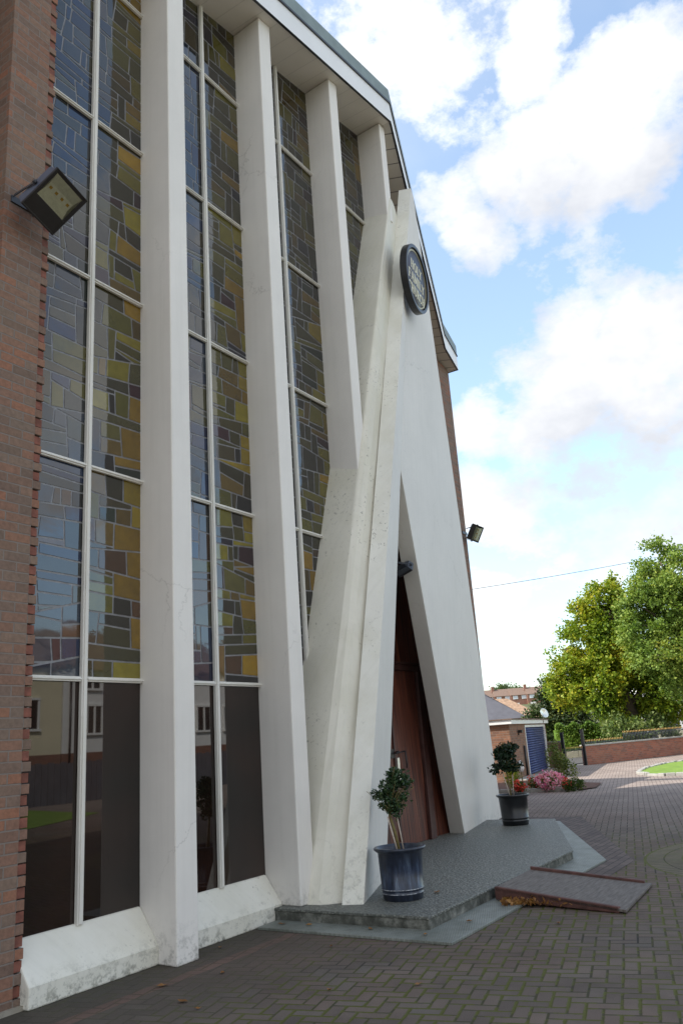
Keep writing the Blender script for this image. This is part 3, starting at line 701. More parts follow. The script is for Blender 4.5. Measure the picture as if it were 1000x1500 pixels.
mb = MB(); mb.lathe([(.001, -.04), (RS-.02, -.04), (RS-.02, .0), (.001, .0)], 72); mb.build('board', MAT['sign'], sg, M=MS)
disc(RS-.025, RS+.03, -.08, .03).build('rim', MAT['black'], sg, .008, M=MS)
disc(RS-.07, RS-.045, .0005, .006).build('gold_ring', MAT['gold'], sg, M=MS)
MB().box(-.05, .05, .1, .2, -.2, -.041).build('stand_off', MAT['black'], sg, M=MS)
TH, TN, SF = .17, .07, .06
def letter(ch):
    """polylines (points, width) in a unit-height cell; returns list, advance"""
    s = []; st = lambda x: s.append(([(x, 0), (x, 1)], TH)); sf = lambda x, y, w=.2: s.append(([(x-w, y), (x+w, y)], SF))
    def arc(cx, cy, rx, ry, a0, a1, w, n=14): s.append(([(cx+rx*math.cos(rad(a0+(a1-a0)*i/n)), cy+ry*math.sin(rad(a0+(a1-a0)*i/n))) for i in range(n+1)], w))
    b, u = .03, .97
    if ch == 'H': st(.2); st(.8); s.append(([(.2, .5), (.8, .5)], TN)); [sf(x, y) for x in (.2, .8) for y in (b, u)]; return s, 1.12
    if ch == 'O': arc(.5, .5, .38, .46, 0, 360, .14, 28); return s, 1.08
    if ch == 'L': st(.2); sf(.2, u); s.append(([(.02, b), (.7, b), (.72, .25)], TN)); return s, .86
    if ch == 'Y': s.append(([(.1, 1), (.48, .48)], TH)); s.append(([(.88, 1), (.5, .48)], TN)); s.append(([(.49, .5), (.49, 0)], TH)); sf(.1, u, .15); sf(.88, u, .14); sf(.49, b); return s, 1.0
    if ch == 'F': st(.2); sf(.2, b); s.append(([(.02, u), (.74, u), (.76, .76)], TN)); s.append(([(.2, .52), (.6, .52), (.6, .4)], TN)); return s, .86
    if ch == 'A': s.append(([(.1, 0), (.45, 1)], TN)); s.append(([(.45, 1), (.84, 0)], TH)); s.append(([(.24, .34), (.7, .34)], TN)); sf(.1, b, .14); sf(.84, b, .17); return s, 1.0
    if ch == 'M': s.append(([(.16, 0), (.16, 1)], TN)); st(.98); s.append(([(.18, 1), (.56, .1)], TH)); s.append(([(.56, .1), (.96, 1)], TN)); sf(.14, b, .15); sf(.98, b); sf(.12, u, .12); sf(1.0, u, .15); return s, 1.26
    if ch == 'I': st(.22); sf(.22, b); sf(.22, u); return s, .5
    if ch == 'C': arc(.5, .5, .38, .46, 48, 318, .14, 22); s.append(([(.78, .68), (.78, 1)], TN)); return s, .98
    if ch == 'U': s.append(([(.2, 1), (.2, .32)], TH)); arc(.5, .33, .3, .3, 180, 360, .1); s.append(([(.8, .32), (.8, 1)], TN)); sf(.2, u); sf(.8, u, .15); return s, 1.08
    if ch == 'R': st(.2); sf(.2, b); s.append(([(.02, u), (.45, u)], SF)); arc(.42, .74, .26, .22, -90, 90, .12); s.append(([(.2, .52), (.42, .52)], TN)); s.append(([(.45, .52), (.85, .03)], TH)); sf(.85, b, .12); return s, 1.02
for line, yb, w_ in (('HOLY', .09, .50), ('FAMILY', -.115, .72), ('CHURCH', -.32, .74)):
    hgt = .150; adv = [letter(c)[1] for c in line]; tot = sum(adv); kx = w_/tot; x = -w_/2; mb = MB(); kk = 0
    for c in line:
        ss, ad = letter(c)
        for pts, wd in ss:
            P2 = [Vector((x+px_*kx, yb+py_*hgt)) for px_, py_ in pts]; wd2 = wd*.5*hgt*.95
            for i in range(len(P2)-1):
                d = (P2[i+1]-P2[i]); n2 = Vector((-d.y, d.x)).normalized()*wd2; kk += 1; z1 = .005+.00004*(kk % 60)
                mb.add([(*(P2[i]-n2), .001), (*(P2[i+1]-n2), .001), (*(P2[i+1]+n2), .001), (*(P2[i]+n2), .001), (*(P2[i]-n2), z1), (*(P2[i+1]-n2), z1), (*(P2[i+1]+n2), z1), (*(P2[i]+n2), z1)],
                       [(0, 3, 2, 1), (4, 5, 6, 7), (0, 1, 5, 4), (1, 2, 6, 5), (2, 3, 7, 6), (3, 0, 4, 7)])
        x += ad*kx
    mb.build('lettering', MAT['cream_letter'], sg, M=MS)

# ================================================================== FLOODLIGHTS
def floodlight(label, centre, xaxis, normal, w, h, wallpt, chips=4, group='floodlights on the church'):
    """w across the chip row, h down the face; local x = chip row, y = towards the lens end, z = out of the face"""
    nz = Vector(normal).normalized(); ux = (Vector(xaxis)-nz*Vector(xaxis).dot(nz)).normalized(); uy = nz.cross(ux)
    Mx = Matrix((ux, uy, nz)).transposed().to_4x4(); Mx.translation = centre
    r = thing('floodlight', centre, label, 'floodlight', group)
    hb = MB(); d = h*.46
    hb.hexa([(-w*.44, -h*.43, -d), (w*.44, -h*.43, -d), (w*.44, h*.43, -d), (-w*.44, h*.43, -d)], [(-w*.49, -h*.49, -.012), (w*.49, -h*.49, -.012), (w*.49, h*.49, -.012), (-w*.49, h*.49, -.012)])
    for k in range(9):
        xk = -w*.32+k*w*.08; hb.box(xk-.004, xk+.004, -h*.34, h*.34, -d*1.25, -d+.001)
    hb.build('housing', MAT['bluegrey'] if w > .3 and chips == 4 else MAT['darkgrey'], r, .006, M=Mx)
    y0, y1 = -h*.14, h*.42; x0, x1 = -w*.41, w*.41
    fm = MB()
    fm.box(-w/2, w/2, y1, h/2, -.012, .014).box(-w/2, w/2, -h/2, y0, -.012, .014).box(-w/2, x0, y0, y1, -.012, .014).box(x1, w/2, y0, y1, -.012, .014)
    fm.box(-w/2, w/2, -h/2, -h/2+.016, .0141, .02).box(-w/2, w/2, h/2-.016, h/2, .0141, .02).box(-w/2, -w/2+.016, -h/2+.017, h/2-.017, .0141, .02).box(w/2-.016, w/2, -h/2+.017, h/2-.017, .0141, .02)
    fm.build('front_frame', MAT['black'], r, .003, M=Mx)
    rf = MB(); zi = -.011; ix0, ix1, iy0, iy1 = x0*.88, x1*.88, y0+(y1-y0)*.36, y0+(y1-y0)*.64
    rf.add([(x0, y0, .004), (x1, y0, .004), (x1, y1, .004), (x0, y1, .004), (ix0, iy0, zi), (ix1, iy0, zi), (ix1, iy1, zi), (ix0, iy1, zi)], [(0, 1, 5, 4), (1, 2, 6, 5), (2, 3, 7, 6), (3, 0, 4, 7), (4, 5, 6, 7)])
    ro = rf.build('reflector', MAT['silver'], r, M=Mx, recalc=False)
    for k in range(chips):
        xk = ix0+(ix1-ix0)*(k+.5)/chips; s_ = w*.035; ym = (iy0+iy1)/2
        MB().box(xk-s_, xk+s_, ym-s_, ym+s_, zi+.0005, zi+.003).build('led_chip', MAT['chip'], ro, M=Mx)
    MB().box(x0, x1, y0, y1, .008, .011).build('lens', MAT['lens'], r, M=Mx)
    # U bracket to the wall
    br = MB(); Mi = Mx; wp = Vector(wallpt)
    for sx in (-1, 1):
        a = Mx @ Vector((sx*(w*.5+.006), -.0, -d*.5)); b = wp+ux*sx*w*.30
        dv = (b-a); L = dv.length; zz = dv.normalized(); xx = ux.copy(); xx = (xx-zz*xx.dot(zz)).normalized(); yy = zz.cross(xx)
        Mb = Matrix((xx, yy, zz)).transposed().to_4x4(); Mb.translation = a
        br.box(-.003, .003, -.018, .018, -.02, L, M=Mb); 
        br.tube([a-ux*sx*.012, a+ux*sx*.014], .016, 10)
    br.box(wp.x-w*.34, wp.x+w*.34, wp.y-.012, wp.y, wp.z-.03, wp.z+.03)
    br.build('bracket', MAT['darkgrey'], r, M=None)
    return r
# large one on the brick pier: face corners measured, then squared
fc = Vector((3.84, 4.80, 6.02)); fc = onp(80, 295, fc, (0, 1, 0)); fn = -(ray(80, 295).normalized())+CR*.42-CU*.30
xa = onp(124, 292, fc, fn)-onp(85, 248, fc, fn)
floodlight('large black LED floodlight bracketed to the brick pier left of the windows', fc, xa, fn, .345, .41, (3.60, 5.158, 6.04))
# over the door
fc = Vector((9.86, 5.16, 3.80))
floodlight('small black floodlight mounted above the church door inside the portal', fc, (.25, -.97, 0), (.75, -.25, -.62), .23, .16, (9.66, 5.38, 3.90), 3)
# on the far brick corner
fc = Vector((16.62, 6.72, 5.93)); fc = onp(696, 781, fc, (0, 1, 0)); fn = (-.72, -.62, -.30)
xa = onp(697, 797, fc, fn)-onp(706, 773, fc, fn)
floodlight('black floodlight standing out from the far brick corner against the sky', fc, xa, fn, .36, .27, (16.32, 6.998, 5.85), 3)

# ================================================================== POTS AND SHRUBS
def pot(loc, label, mat, r0, r1, h, bands):
    r = thing('plant_pot', loc, label, 'plant pot', None); c = loc
    pf = [(.001, 0), (r0-.008, 0), (r0, .006)]
    for zb in bands: 
        rb = r0+(r1-r0)*zb/h; pf += [(rb-.0005, zb-.012), (rb+.006, zb-.006), (rb+.006, zb+.006), (rb, zb+.012)]
    pf += [(r1-.022, h-.05), (r1-.012, h-.04), (r1+.012, h-.022), (r1+.016, h-.008), (r1+.008, h), (r1-.010, h), (r1-.02, h-.03), (r1-.035, h-.06), (.001, h-.06)]
    MB().lathe(pf, 56, c=c).build('pot_body', mat, r)
    s = MB(); n = 40; rr = random.Random(int(r1*1000)); R_ = r1-.024
    prof = [(.001, h-.035), (R_*.3, h-.04), (R_*.7, h-.045), (R_, h-.052)]
    s.lathe([(a, b+rr.uniform(-.004, .004)) for a, b in prof], n, c=c); s.build('soil', MAT['soil'], r)
    return r
P1 = Vector((7.20, 4.10, .122)); P2 = Vector((13.02, 5.26, .122))
pot(P1, 'blue glazed plant pot with two bands near its foot on the step by the portal', MAT['bluepot'], .185, .232, .455, (.062, .098))
pot(P2, 'plain black plastic plant pot at the far end of the step', MAT['blackpot'], .20, .25, .46, (.07, .11))
HR = Vector((math.sin(AZ), -math.cos(AZ), 0)); HF = Vector((math.cos(AZ), math.sin(AZ), 0))
def shrub(base, label, blobs, stems, n, size, mat, seed, gap=7, thr=.40):
    r = thing('potted_shrub', base, label, 'shrub'); base = Vector(base)
    pos = lambda o: base+HR*o[0]+HF*o[1]+Vector((0, 0, o[2]))
    bl = []
    for b in blobs: p = pos(b[:3]); bl.append((p.x, p.y, p.z, b[3], b[3], b[4]))
    leaves('foliage', mat, cloud_pts(bl, n, seed, .35, gap, thr), size, r, seed)
    tw = MB(); rr = random.Random(seed); c0 = pos(stems[0][0][-1]) 
    for b in bl:
        for k in range(4):
            q = Vector(b[:3])+Vector((rr.gauss(0, b[3]*.5), rr.gauss(0, b[3]*.5), rr.gauss(.2, .5)*b[5])); tw.tube([c0, c0.lerp(q, .5)+Vector((0, 0, .02)), q], [.006, .004, .002], 5)
    tw.build('twigs', MAT['stem'], r)
    for pts, rs, mt, nm in stems: MB().tube([pos(p) for p in pts], rs, 8).build(nm, MAT[mt], r)
    return r
shrub(P1+Vector((0, 0, .405)), 'dark-leaved standard shrub with leaning stem and pale canes in the blue pot',
      [(-.02, 0, .56, .15, .14), (.03, 0, .64, .13, .11), (.0, .03, .47, .12, .12), (-.03, 0, .38, .09, .10), (.06, -.02, .53, .11, .12), (-.15, .02, .50, .085, .035), (-.20, 0, .545, .05, .035), (.0, 0, .72, .08, .05), (-.12, .0, .42, .05, .04), (.12, 0, .60, .07, .05)],
      [([(.0, 0, 0), (-.03, 0, .18), (-.07, 0, .34)], [.015, .014, .011], 'stem', 'stem'), ([(-.02, -.03, 0), (-.09, -.02, .32)], .0065, 'cane', 'cane'), ([(.04, .01, 0), (.0, 0, .33)], .0055, 'cane', 'cane')], 2000, .036, MAT['box'], 5)
shrub(P2+Vector((0, 0, .41)), 'round dark-leaved shrub with reddish stems in the black pot',
      [(-.09, 0, .58, .21, .17), (.02, 0, .72, .15, .13), (-.20, 0, .46, .13, .11), (.06, 0, .52, .16, .14), (-.06, 0, .85, .06, .07), (.12, 0, .76, .08, .07), (-.13, 0, .72, .10, .09)],
      [([(-.02, 0, 0), (-.03, 0, .2), (-.06, 0, .42)], [.014, .012, .01], 'stem', 'stem'), ([(.02, .02, 0), (.04, 0, .4)], .007, 'cane', 'cane'), ([(-.04, -.02, 0), (-.12, 0, .4)], .007, 'cane', 'cane')], 2400, .055, MAT['box2'], 9, 5)

# ================================================================== RAMP, LEAVES
rp = thing('wheelchair_ramp', (8.2, 2.9, 0), 'low worn wooden ramp with dark red side rails leading up to the step', 'ramp')
A, B_, C_, D_ = Vector((7.79, 3.44, 0)), Vector((8.88, 3.47, 0)), Vector((8.84, 2.24, 0)), Vector((7.58, 2.17, 0))
up = lambda p, z: Vector((p.x, p.y, z))
MB().hexa([up(A, .105), up(B_, .105), up(C_, .012), up(D_, .012)], [up(A, .135), up(B_, .135), up(C_, .034), up(D_, .034)]).build('ramp_board', MAT['rampboard'], rp, .003)
def rail(a, b, w, hi, lo):
    d = (b-a).normalized(); nn = Vector((-d.y, d.x, 0))*w
    return MB().hexa([up(a, .03), up(b, .001), up(b, .001)+nn, up(a, .03)+nn], [up(a, hi), up(b, lo), up(b, lo)+nn, up(a, hi)+nn])
rail(A, D_+(A-D_)*.05, .045, .145, .052).build('side_rail', MAT['wood_rail'], rp, .008)
rail(B_, C_+(B_-C_)*.05, -.045, .165, .062).build('side_rail', MAT['wood_rail'], rp, .008)
rail(D_, C_, .05, .038, .038).build('toe_board', MAT['rampboard'], rp, .005) if False else None
rr = random.Random(4); pts = []
for k in range(230):
    q = rr.random(); px_, py_ = 7.62+q*.12+rr.gauss(0, .035), 3.32-q*.95*rr.random()**.6
    pts.append((px_+.02, py_-.02, .03+abs(rr.gauss(0, .022))))
pts = [p for p in pts if p[0] < 7.585+(p[1]-2.17)*.165+.02]
tag(leaves('leaf_litter', MAT['deadleaf'], pts, .055, None, 3), 'drift of brown fallen leaves against the near side of the ramp', None, None, 'stuff')
spots = [(4.37, 4.19), (4.29, 3.99), (4.6, 4.6), (5.0, 4.4), (5.9, 4.05), (6.4, 4.62), (6.38, 4.9), (6.42, 4.0), (6.36, 3.45), (6.9, 3.3), (5.2, 2.9), (7.1, 2.6), (9.3, 3.3), (5.6, 4.95), (4.9, 3.4), (7.5, 3.9)]
for k, (x, y) in enumerate(spots):
    rl = random.Random(k); mb = MB(); s = rl.uniform(.016, .034); z = .004 if not (6.2 < x < 14 and y > 3.1) else (.026 if (x < 6.54 or y < 3.5) else .126)
    a = rl.random()*6.28; n_ = 8
    mb.add([(x+s*(1.5 if j % 4 == 0 else .8)*math.cos(a+j*math.pi/4), y+s*(1.5 if j % 4 == 0 else .8)*math.sin(a+j*math.pi/4), z+.004+.012*rl.random()) for j in range(8)]+[(x, y, z+.003)], [(j, (j+1) % 8, 8) for j in range(8)])
    tag(mb.build('fallen_leaf', MAT['deadleaf']), 'small dry leaf lying alone on the paving or step near the church', 'leaf', 'scattered fallen leaves')

# ================================================================== GARAGE
GA = rad(11.3); GD = Vector((math.cos(GA), math.sin(GA), 0)); GN = Vector((-math.sin(GA), math.cos(GA), 0)); G0_ = Vector((25.95, 10.33, 0))
MG = Matrix((GD, GN, Vector((0, 0, 1)))).transposed().to_4x4(); MG.translation = G0_
ga = thing('garage', G0_, 'low flat-roofed brick garage with white fascia and blue roller door', 'garage')
gl = 8.2; mb = MB(); mb.box(0, 3.0, 0, .2, 0, 1.78).box(7.95, gl, 0, .2, 0, 1.78).box(3.0, 7.95, 0, .2, 1.70, 1.78)
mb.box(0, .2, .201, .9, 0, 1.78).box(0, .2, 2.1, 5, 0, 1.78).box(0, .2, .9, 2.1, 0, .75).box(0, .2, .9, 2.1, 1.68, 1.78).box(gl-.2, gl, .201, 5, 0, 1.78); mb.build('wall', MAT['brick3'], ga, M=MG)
MB().box(-.12, gl+.1, -.12, 5.2, 1.781, 1.92).build('fascia', MAT['white'], ga, .01, M=MG)
MB().box(-.16, gl+.14, -.16, 5.2, 1.921, 1.955).box(0, gl, 0, 5, 1.88, 1.93).build('roof', MAT['roof_tile'], ga, M=MG)
w_ = MB().box(.02, .08, .95, 1.0, .75, 1.68).box(.02, .08, 2.0, 2.1, .75, 1.68).box(.02, .08, 1.0, 2.0, 1.62, 1.68).box(.02, .08, 1.0, 2.0, .75, .82).box(.02, .08, 1.0, 2.0, 1.28, 1.33).build('window', MAT['darkgrey'], ga, M=MG)
MB().box(.05, .07, .98, 2.02, .8, 1.65).build('pane', MAT['darkwin'], w_, M=MG)
mb = MB(); k = 0; z = .02
while z < 1.66: mb.tube([(3.1, .075, z+.04), (7.85, .075, z+.04)], .042, 8); z += .085
mb.build('roller_door', MAT['shutter'], ga, M=MG)
MB().box(7.84, 7.94, -.012, .1, 0, 1.66).box(3.0, 3.09, -.012, .1, 0, 1.66).box(3.0, 7.94, -.013, .1, 1.661, 1.74).build('door_frame', MAT['white'], ga, M=MG)
MB().tube([(2.2, -.05, .02), (2.2, -.05, 1.05)], .035, 8).build('drain_pipe', MAT['black'], ga, M=MG)
MB().box(-.02, 2.95, -.35, -.02, 0, .05).build('footing', MAT['concrete'], ga, M=MG)
cm = thing('security_camera', MG @ Vector((1.5, -.05, 1.5)), 'small dark camera box on the brick garage wall', 'camera')
MB().box(1.4, 1.62, -.16, -.03, 1.48, 1.58).build('camera_body', MAT['black'], cm, .01, M=MG); MB().box(1.48, 1.54, -.05, -.001, 1.42, 1.47).build('mount', MAT['black'], cm, M=MG)
sl = thing('roof_floodlight', MG @ Vector((7.0, -.1, 2.1)), 'pale dish-shaped lamp on the edge of the garage roof', 'lamp')
MB().lathe([(.001, -.03), (.10, -.02), (.19, .05), (.20, .07), (.17, .05), (.001, .0)], 20).build('lamp_head', MAT['silver'], sl, M=Matrix.Translation(MG @ Vector((7.0, -.16, 2.16))) @ Matrix.Rotation(rad(70), 4, 'X') @ Matrix.Rotation(rad(-25), 4, 'Y'))
MB().tube([MG @ Vector((6.8, -.14, 1.80)), MG @ Vector((6.8, -.15, 2.05)), MG @ Vector((6.95, -.12, 2.12))], .018).build('lamp_arm', MAT['darkgrey'], sl)

# ================================================================== BOUNDARY WALL, RAILINGS, GATE
W0, W1 = Vector((35.05, 10.72, 0)), Vector((46.0, 6.85, 0)); WD = (W1-W0).normalized(); WN = Vector((-WD.y, WD.x, 0)); WL = (W1-W0).length
MW = Matrix((WD, WN, Vector((0, 0, 1)))).transposed().to_4x4(); MW.translation = W0
bw = thing('boundary_wall', W0, 'low sunlit red brick boundary wall with stone coping right of the gate', 'wall')
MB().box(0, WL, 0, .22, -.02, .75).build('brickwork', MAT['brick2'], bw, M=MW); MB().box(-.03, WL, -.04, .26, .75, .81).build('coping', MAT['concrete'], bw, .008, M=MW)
lw = thing('garden_wall', W0, 'short shaded brick wall between the garage and the gate', 'wall')
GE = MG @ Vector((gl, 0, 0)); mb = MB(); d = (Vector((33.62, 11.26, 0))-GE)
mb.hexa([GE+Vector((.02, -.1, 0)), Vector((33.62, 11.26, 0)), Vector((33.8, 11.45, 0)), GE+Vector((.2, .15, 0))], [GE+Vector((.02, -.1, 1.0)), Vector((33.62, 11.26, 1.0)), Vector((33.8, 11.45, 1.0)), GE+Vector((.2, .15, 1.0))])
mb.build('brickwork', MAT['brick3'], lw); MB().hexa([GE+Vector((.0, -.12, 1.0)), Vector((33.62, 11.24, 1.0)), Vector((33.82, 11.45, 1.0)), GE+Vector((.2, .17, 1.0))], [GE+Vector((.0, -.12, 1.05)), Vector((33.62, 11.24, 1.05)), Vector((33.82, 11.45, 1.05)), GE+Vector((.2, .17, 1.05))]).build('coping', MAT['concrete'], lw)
GP0, GP1 = Vector((33.70, 11.20, 0)), Vector((34.98, 10.76, 0))
for k, (p, lab) in enumerate(((GP0, 'tall black steel gate post on the garage side'), (GP1, 'tall black steel gate post at the end of the sunlit boundary wall'))):
    g = thing('gate_post', p, lab, 'post', 'gate posts')
    MB().box(p.x-.06, p.x+.06, p.y-.06, p.y+.06, 0, 1.36+.06*k).build('post', MAT['black'], g, .006)
    MB().box(p.x-.07, p.x+.07, p.y-.07, p.y+.07, 1.361+.06*k, 1.385+.06*k).build('cap', MAT['black'], g)
gt = thing('metal_gate', GP0, 'low black spiked metal gate standing between two tall posts', 'gate')
gd = (GP1-GP0); gdn = gd.normalized(); gL = gd.length; mb = MB(); tips = MB()
for z in (.1, .62): mb.tube([GP0+gdn*.07+Vector((0, 0, z)), GP1-gdn*.07+Vector((0, 0, z))], .014, 6)
mb.build('gate_rail', MAT['black'], gt)
for k in range(17):
    p = GP0+gdn*(.1+k*(gL-.2)/16); MB().tube([p+Vector((0, 0, .06)), p+Vector((0, 0, .72))], .009, 6).tube([p+Vector((0, 0, .715)), p+Vector((0, 0, .79))], [.016, .001], 6, 1).build('gate_bar', [MAT['darkgrey'], MAT['gilt']], gt)
rg = thing('iron_railing', W0, 'black iron railing with gilded spikes on top of the boundary wall', 'railing')
def rl_(x, z0, z1):
    return MB().tube([MW @ Vector((x, .11, z0)), MW @ Vector((x, .11, z1))], .011, 5).tube([MW @ Vector((x, .11, z1-.005)), MW @ Vector((x, .11, z1+.07))], [.02, .002], 6, 1)
x = .15; tips = MB(); bars = MB(); nb = 0
hgt = lambda x: .92 if x < 2.9 else 1.18
while x < WL-.1:
    h_ = hgt(x)+(.02 if x < 2.9 else 0.0)
    if nb < 99: rl_(x, .81, h_).build('bar', [MAT['darkgrey'], MAT['gilt']], rg); nb += 1
    x += .118
MB().tube([MW @ Vector((.05, .11, .86)), MW @ Vector((2.95, .11, .86))], .012, 5).tube([MW @ Vector((2.95, .11, 1.10)), MW @ Vector((WL, .11, 1.10))], .012, 5).build('rail', MAT['darkgrey'], rg)

# beyond the gate: far pavement, low wall
f0 = thing('street_wall', far(845, 47), 'low pinkish brick wall across the street seen through the gate', 'wall')
a, b = far(800, 47), far(905, 50)
MB().hexa([a+Vector((0, 0, -.02)), b, b+HF*.3, a+HF*.3], [up(a, .18), up(b, .2), up(b, .2)+HF*.3, up(a, .18)+HF*.3]).build('brickwork', MAT['roof_tan'], f0)
a, b = far(815, 46.2), far(868, 46.8)
wf = thing('white_barrier', (a+b)/2, 'pale low barrier boards on the far pavement behind the gate', 'barrier')
mb = MB(); dd = (b-a)/6
for k in range(6): mb.hexa([a+dd*k, a+dd*(k+.9), a+dd*(k+.9)+HF*.06, a+dd*k+HF*.06], [up(a+dd*k, .34), up(a+dd*(k+.9), .34), up(a+dd*(k+.9), .34)+HF*.06, up(a+dd*k, .34)+HF*.06])
mb.build('board', MAT['cream'], wf)

# ================================================================== TREES
def blobtree(name, loc, label, cat, blobs, n, size, mat, trunk, limbs, seed, group=None, gap=.9, thr=.42, shell=.5):
    r = thing(name, loc, label, cat, group); base = Vector(loc)
    pos = lambda o: base+HR*o[0]+HF*o[1]+Vector((0, 0, o[2]))
    bl = []
    for b in blobs: p = pos(b[:3]); bl.append((p.x, p.y, p.z, b[3], b[3], b[4]))
    leaves('crown', mat, cloud_pts(bl, n, seed, shell, gap, thr, 9, size*1.7), size, r, seed, fold=False, aspect=.75)
    if trunk:
        mb = MB(); mb.tube([pos(p) for p in trunk[0]], trunk[1], 10)
        for L_ in limbs: mb.tube([pos(p) for p in L_[0]], L_[1], 6)
        rr = random.Random(seed); 
        for b in bl:
            s0 = pos(trunk[0][-1]); q = Vector(b[:3]); mb.tube([s0, s0.lerp(q, .55)+Vector((0, 0, -.2)), q], [.09, .06, .03], 5)
        mb.build('trunk', MAT['bark'], r)
    return r
TB = far(938, 45.5)     # about 27 px per metre here
blobtree('maple_tree', TB, 'large maple turning yellow behind the railings with thick leaning trunk', 'tree',
    [(-.9, 0, 8.0, .95, 1.0), (-.35, 0, 9.0, .42, .42), (-2.0, 0, 7.3, .85, .8), (-1.1, .5, 6.6, 1.5, 1.2), (-2.5, 0, 6.2, 1.0, .8), (-3.5, 0, 5.5, .7, .5), (-2.2, 0, 5.0, 1.4, 1.1), (-3.3, 0, 3.9, 1.1, 1.1), (-3.9, 0, 3.6, .7, .8),
     (-3.3, 0, 2.9, .8, .8), (-1.5, -.5, 3.6, 1.4, 1.1), (-2.0, -.4, 2.6, 1.1, .7), (-.3, 0, 5.2, 1.4, 1.3), (.6, 0, 3.9, 1.3, 1.1), (.9, -.5, 2.7, 1.2, 1.0), (1.6, -.4, 1.9, .8, .6), (.2, .5, 6.7, 1.0, .9), (-1.2, -1, 5.0, 1.0, .9), (2.1, 0, 3.2, .9, .9), (-3.0, 0, 4.8, 1.0, .8), (-1.6, 0, 5.9, 1.3, .9), (-2.6, .4, 3.2, 1.2, .9), (-.9, -.6, 1.6, .6, .5), (-.2, 0, 8.5, .5, .4), (.05, 0, 8.1, .4, .5), (-.3, 1.2, 3.6, 1.2, 1.2), (-.6, 1.2, 2.4, 1.2, .8), (.5, 1.0, 2.2, .9, .6), (.1, 1.2, 5.0, 1.2, 1.0)],
    80000, .14, MAT['maple'], ([(-.05, 0, -.1), (-.2, 0, 1.2), (-.55, 0, 2.6), (-.9, 0, 4.2), (-1.0, 0, 5.6)], [.52, .42, .33, .22, .12]), [([(-.5, 0, 2.3), (.4, 0, 3.2), (1.0, 0, 4.0)], [.2, .14, .06]), ([(-.6, 0, 2.8), (-1.8, 0, 3.6), (-3.0, 0, 4.4)], [.18, .12, .05])], 21, gap=1.15, thr=.46)
TB2 = far(1003, 43)
blobtree('lime_tree', TB2, 'tall grey-green tree at the right edge with upper branches yellowing', 'tree',
    [(.2, 0, 9.2, 1.3, 1.2), (-.5, 0, 8.0, 1.2, .9), (-1.1, 0, 7.0, 1.2, 1.0), (-1.3, 0, 5.7, 1.3, 1.0), (-.9, -.5, 4.5, 1.4, .9), (.6, 0, 7.3, 1.6, 1.6), (.9, 0, 5.0, 1.6, 1.4), (-.2, -.4, 3.6, 1.0, .7), (2.2, 0, 6.5, 1.8, 2.5), (-1.8, 0, 6.3, .6, .5), (.2, 0, 3.0, .8, .6)],
    60000, .13, MAT['lime'], ([(1.8, 0, 0), (1.7, 0, 2), (1.2, 0, 4), (.8, 0, 6)], [.4, .32, .22, .12]), [], 31, gap=1.1, thr=.44)
YB = far(815, 52)
blobtree('yew_tree', YB, 'dark conical yew tree behind the garage roof', 'tree',
    [(-.1, 0, 3.3, .95, 1.3), (.6, 0, 2.6, 1.4, 1.8), (-.9, 0, 2.0, 1.1, 1.0), (-1.6, 0, 1.3, .9, .8), (.9, 0, 1.2, 1.8, 1.3), (-.5, 0, .9, 1.6, 1.0), (.7, 0, 3.9, .5, .7), (1.5, 0, 3.2, 1.0, 1.2)],
    24000, .14, MAT['yew'], ([(.2, 0, 0), (.2, 0, 3)], [.25, .1]), [], 41, gap=1.3, thr=.40)
# hedge and pale bush between yew and maple
hp = []; rs = random.Random(8)
for k in range(16000):
    q = rs.random(); p = far(812+q*110, 48.5+rs.random()*1.3); zt_ = 1.62+.12*math.sin(q*31)+.1*rs.random(); hp.append((p.x, p.y, zt_*(1-rs.random()**2.2) if rs.random() < .6 else zt_-.15*rs.random()))
hd = thing('hedge', far(865, 48.5), 'bright green clipped hedge across the street beyond the gate', 'hedge'); leaves('hedge_foliage', MAT['hedge'], hp, .12, hd, 5, fold=False)
a, b = far(812, 49.3), far(922, 50.2); MB().hexa([up(a, -.02), up(b, -.02), up(b, -.02)+HF*.5, up(a, -.02)+HF*.5], [up(a, 1.45), up(b, 1.45), up(b, 1.45)+HF*.5, up(a, 1.45)+HF*.5]).build('hedge_core', MAT['hedge'], hd)
blobtree('pale_bush', far(925, 43.5), 'pale green leafy bush behind the railings beside the maple trunk', 'bush', [(-.6, 0, 1.35, .8, .55), (.2, 0, 1.2, .7, .5)], 2600, .15, MAT['ivy'], None, [], 51, 'bushes behind the railings', thr=.3)
blobtree('pale_bush', far(965, 44.5), 'spindly pale bush behind the railings right of the maple trunk', 'bush', [(-.3, 0, 1.3, .6, .5), (.5, 0, 1.0, .5, .4), (-.1, 0, 1.7, .35, .3)], 1500, .14, MAT['ivy'], None, [], 52, 'bushes behind the railings', thr=.38)

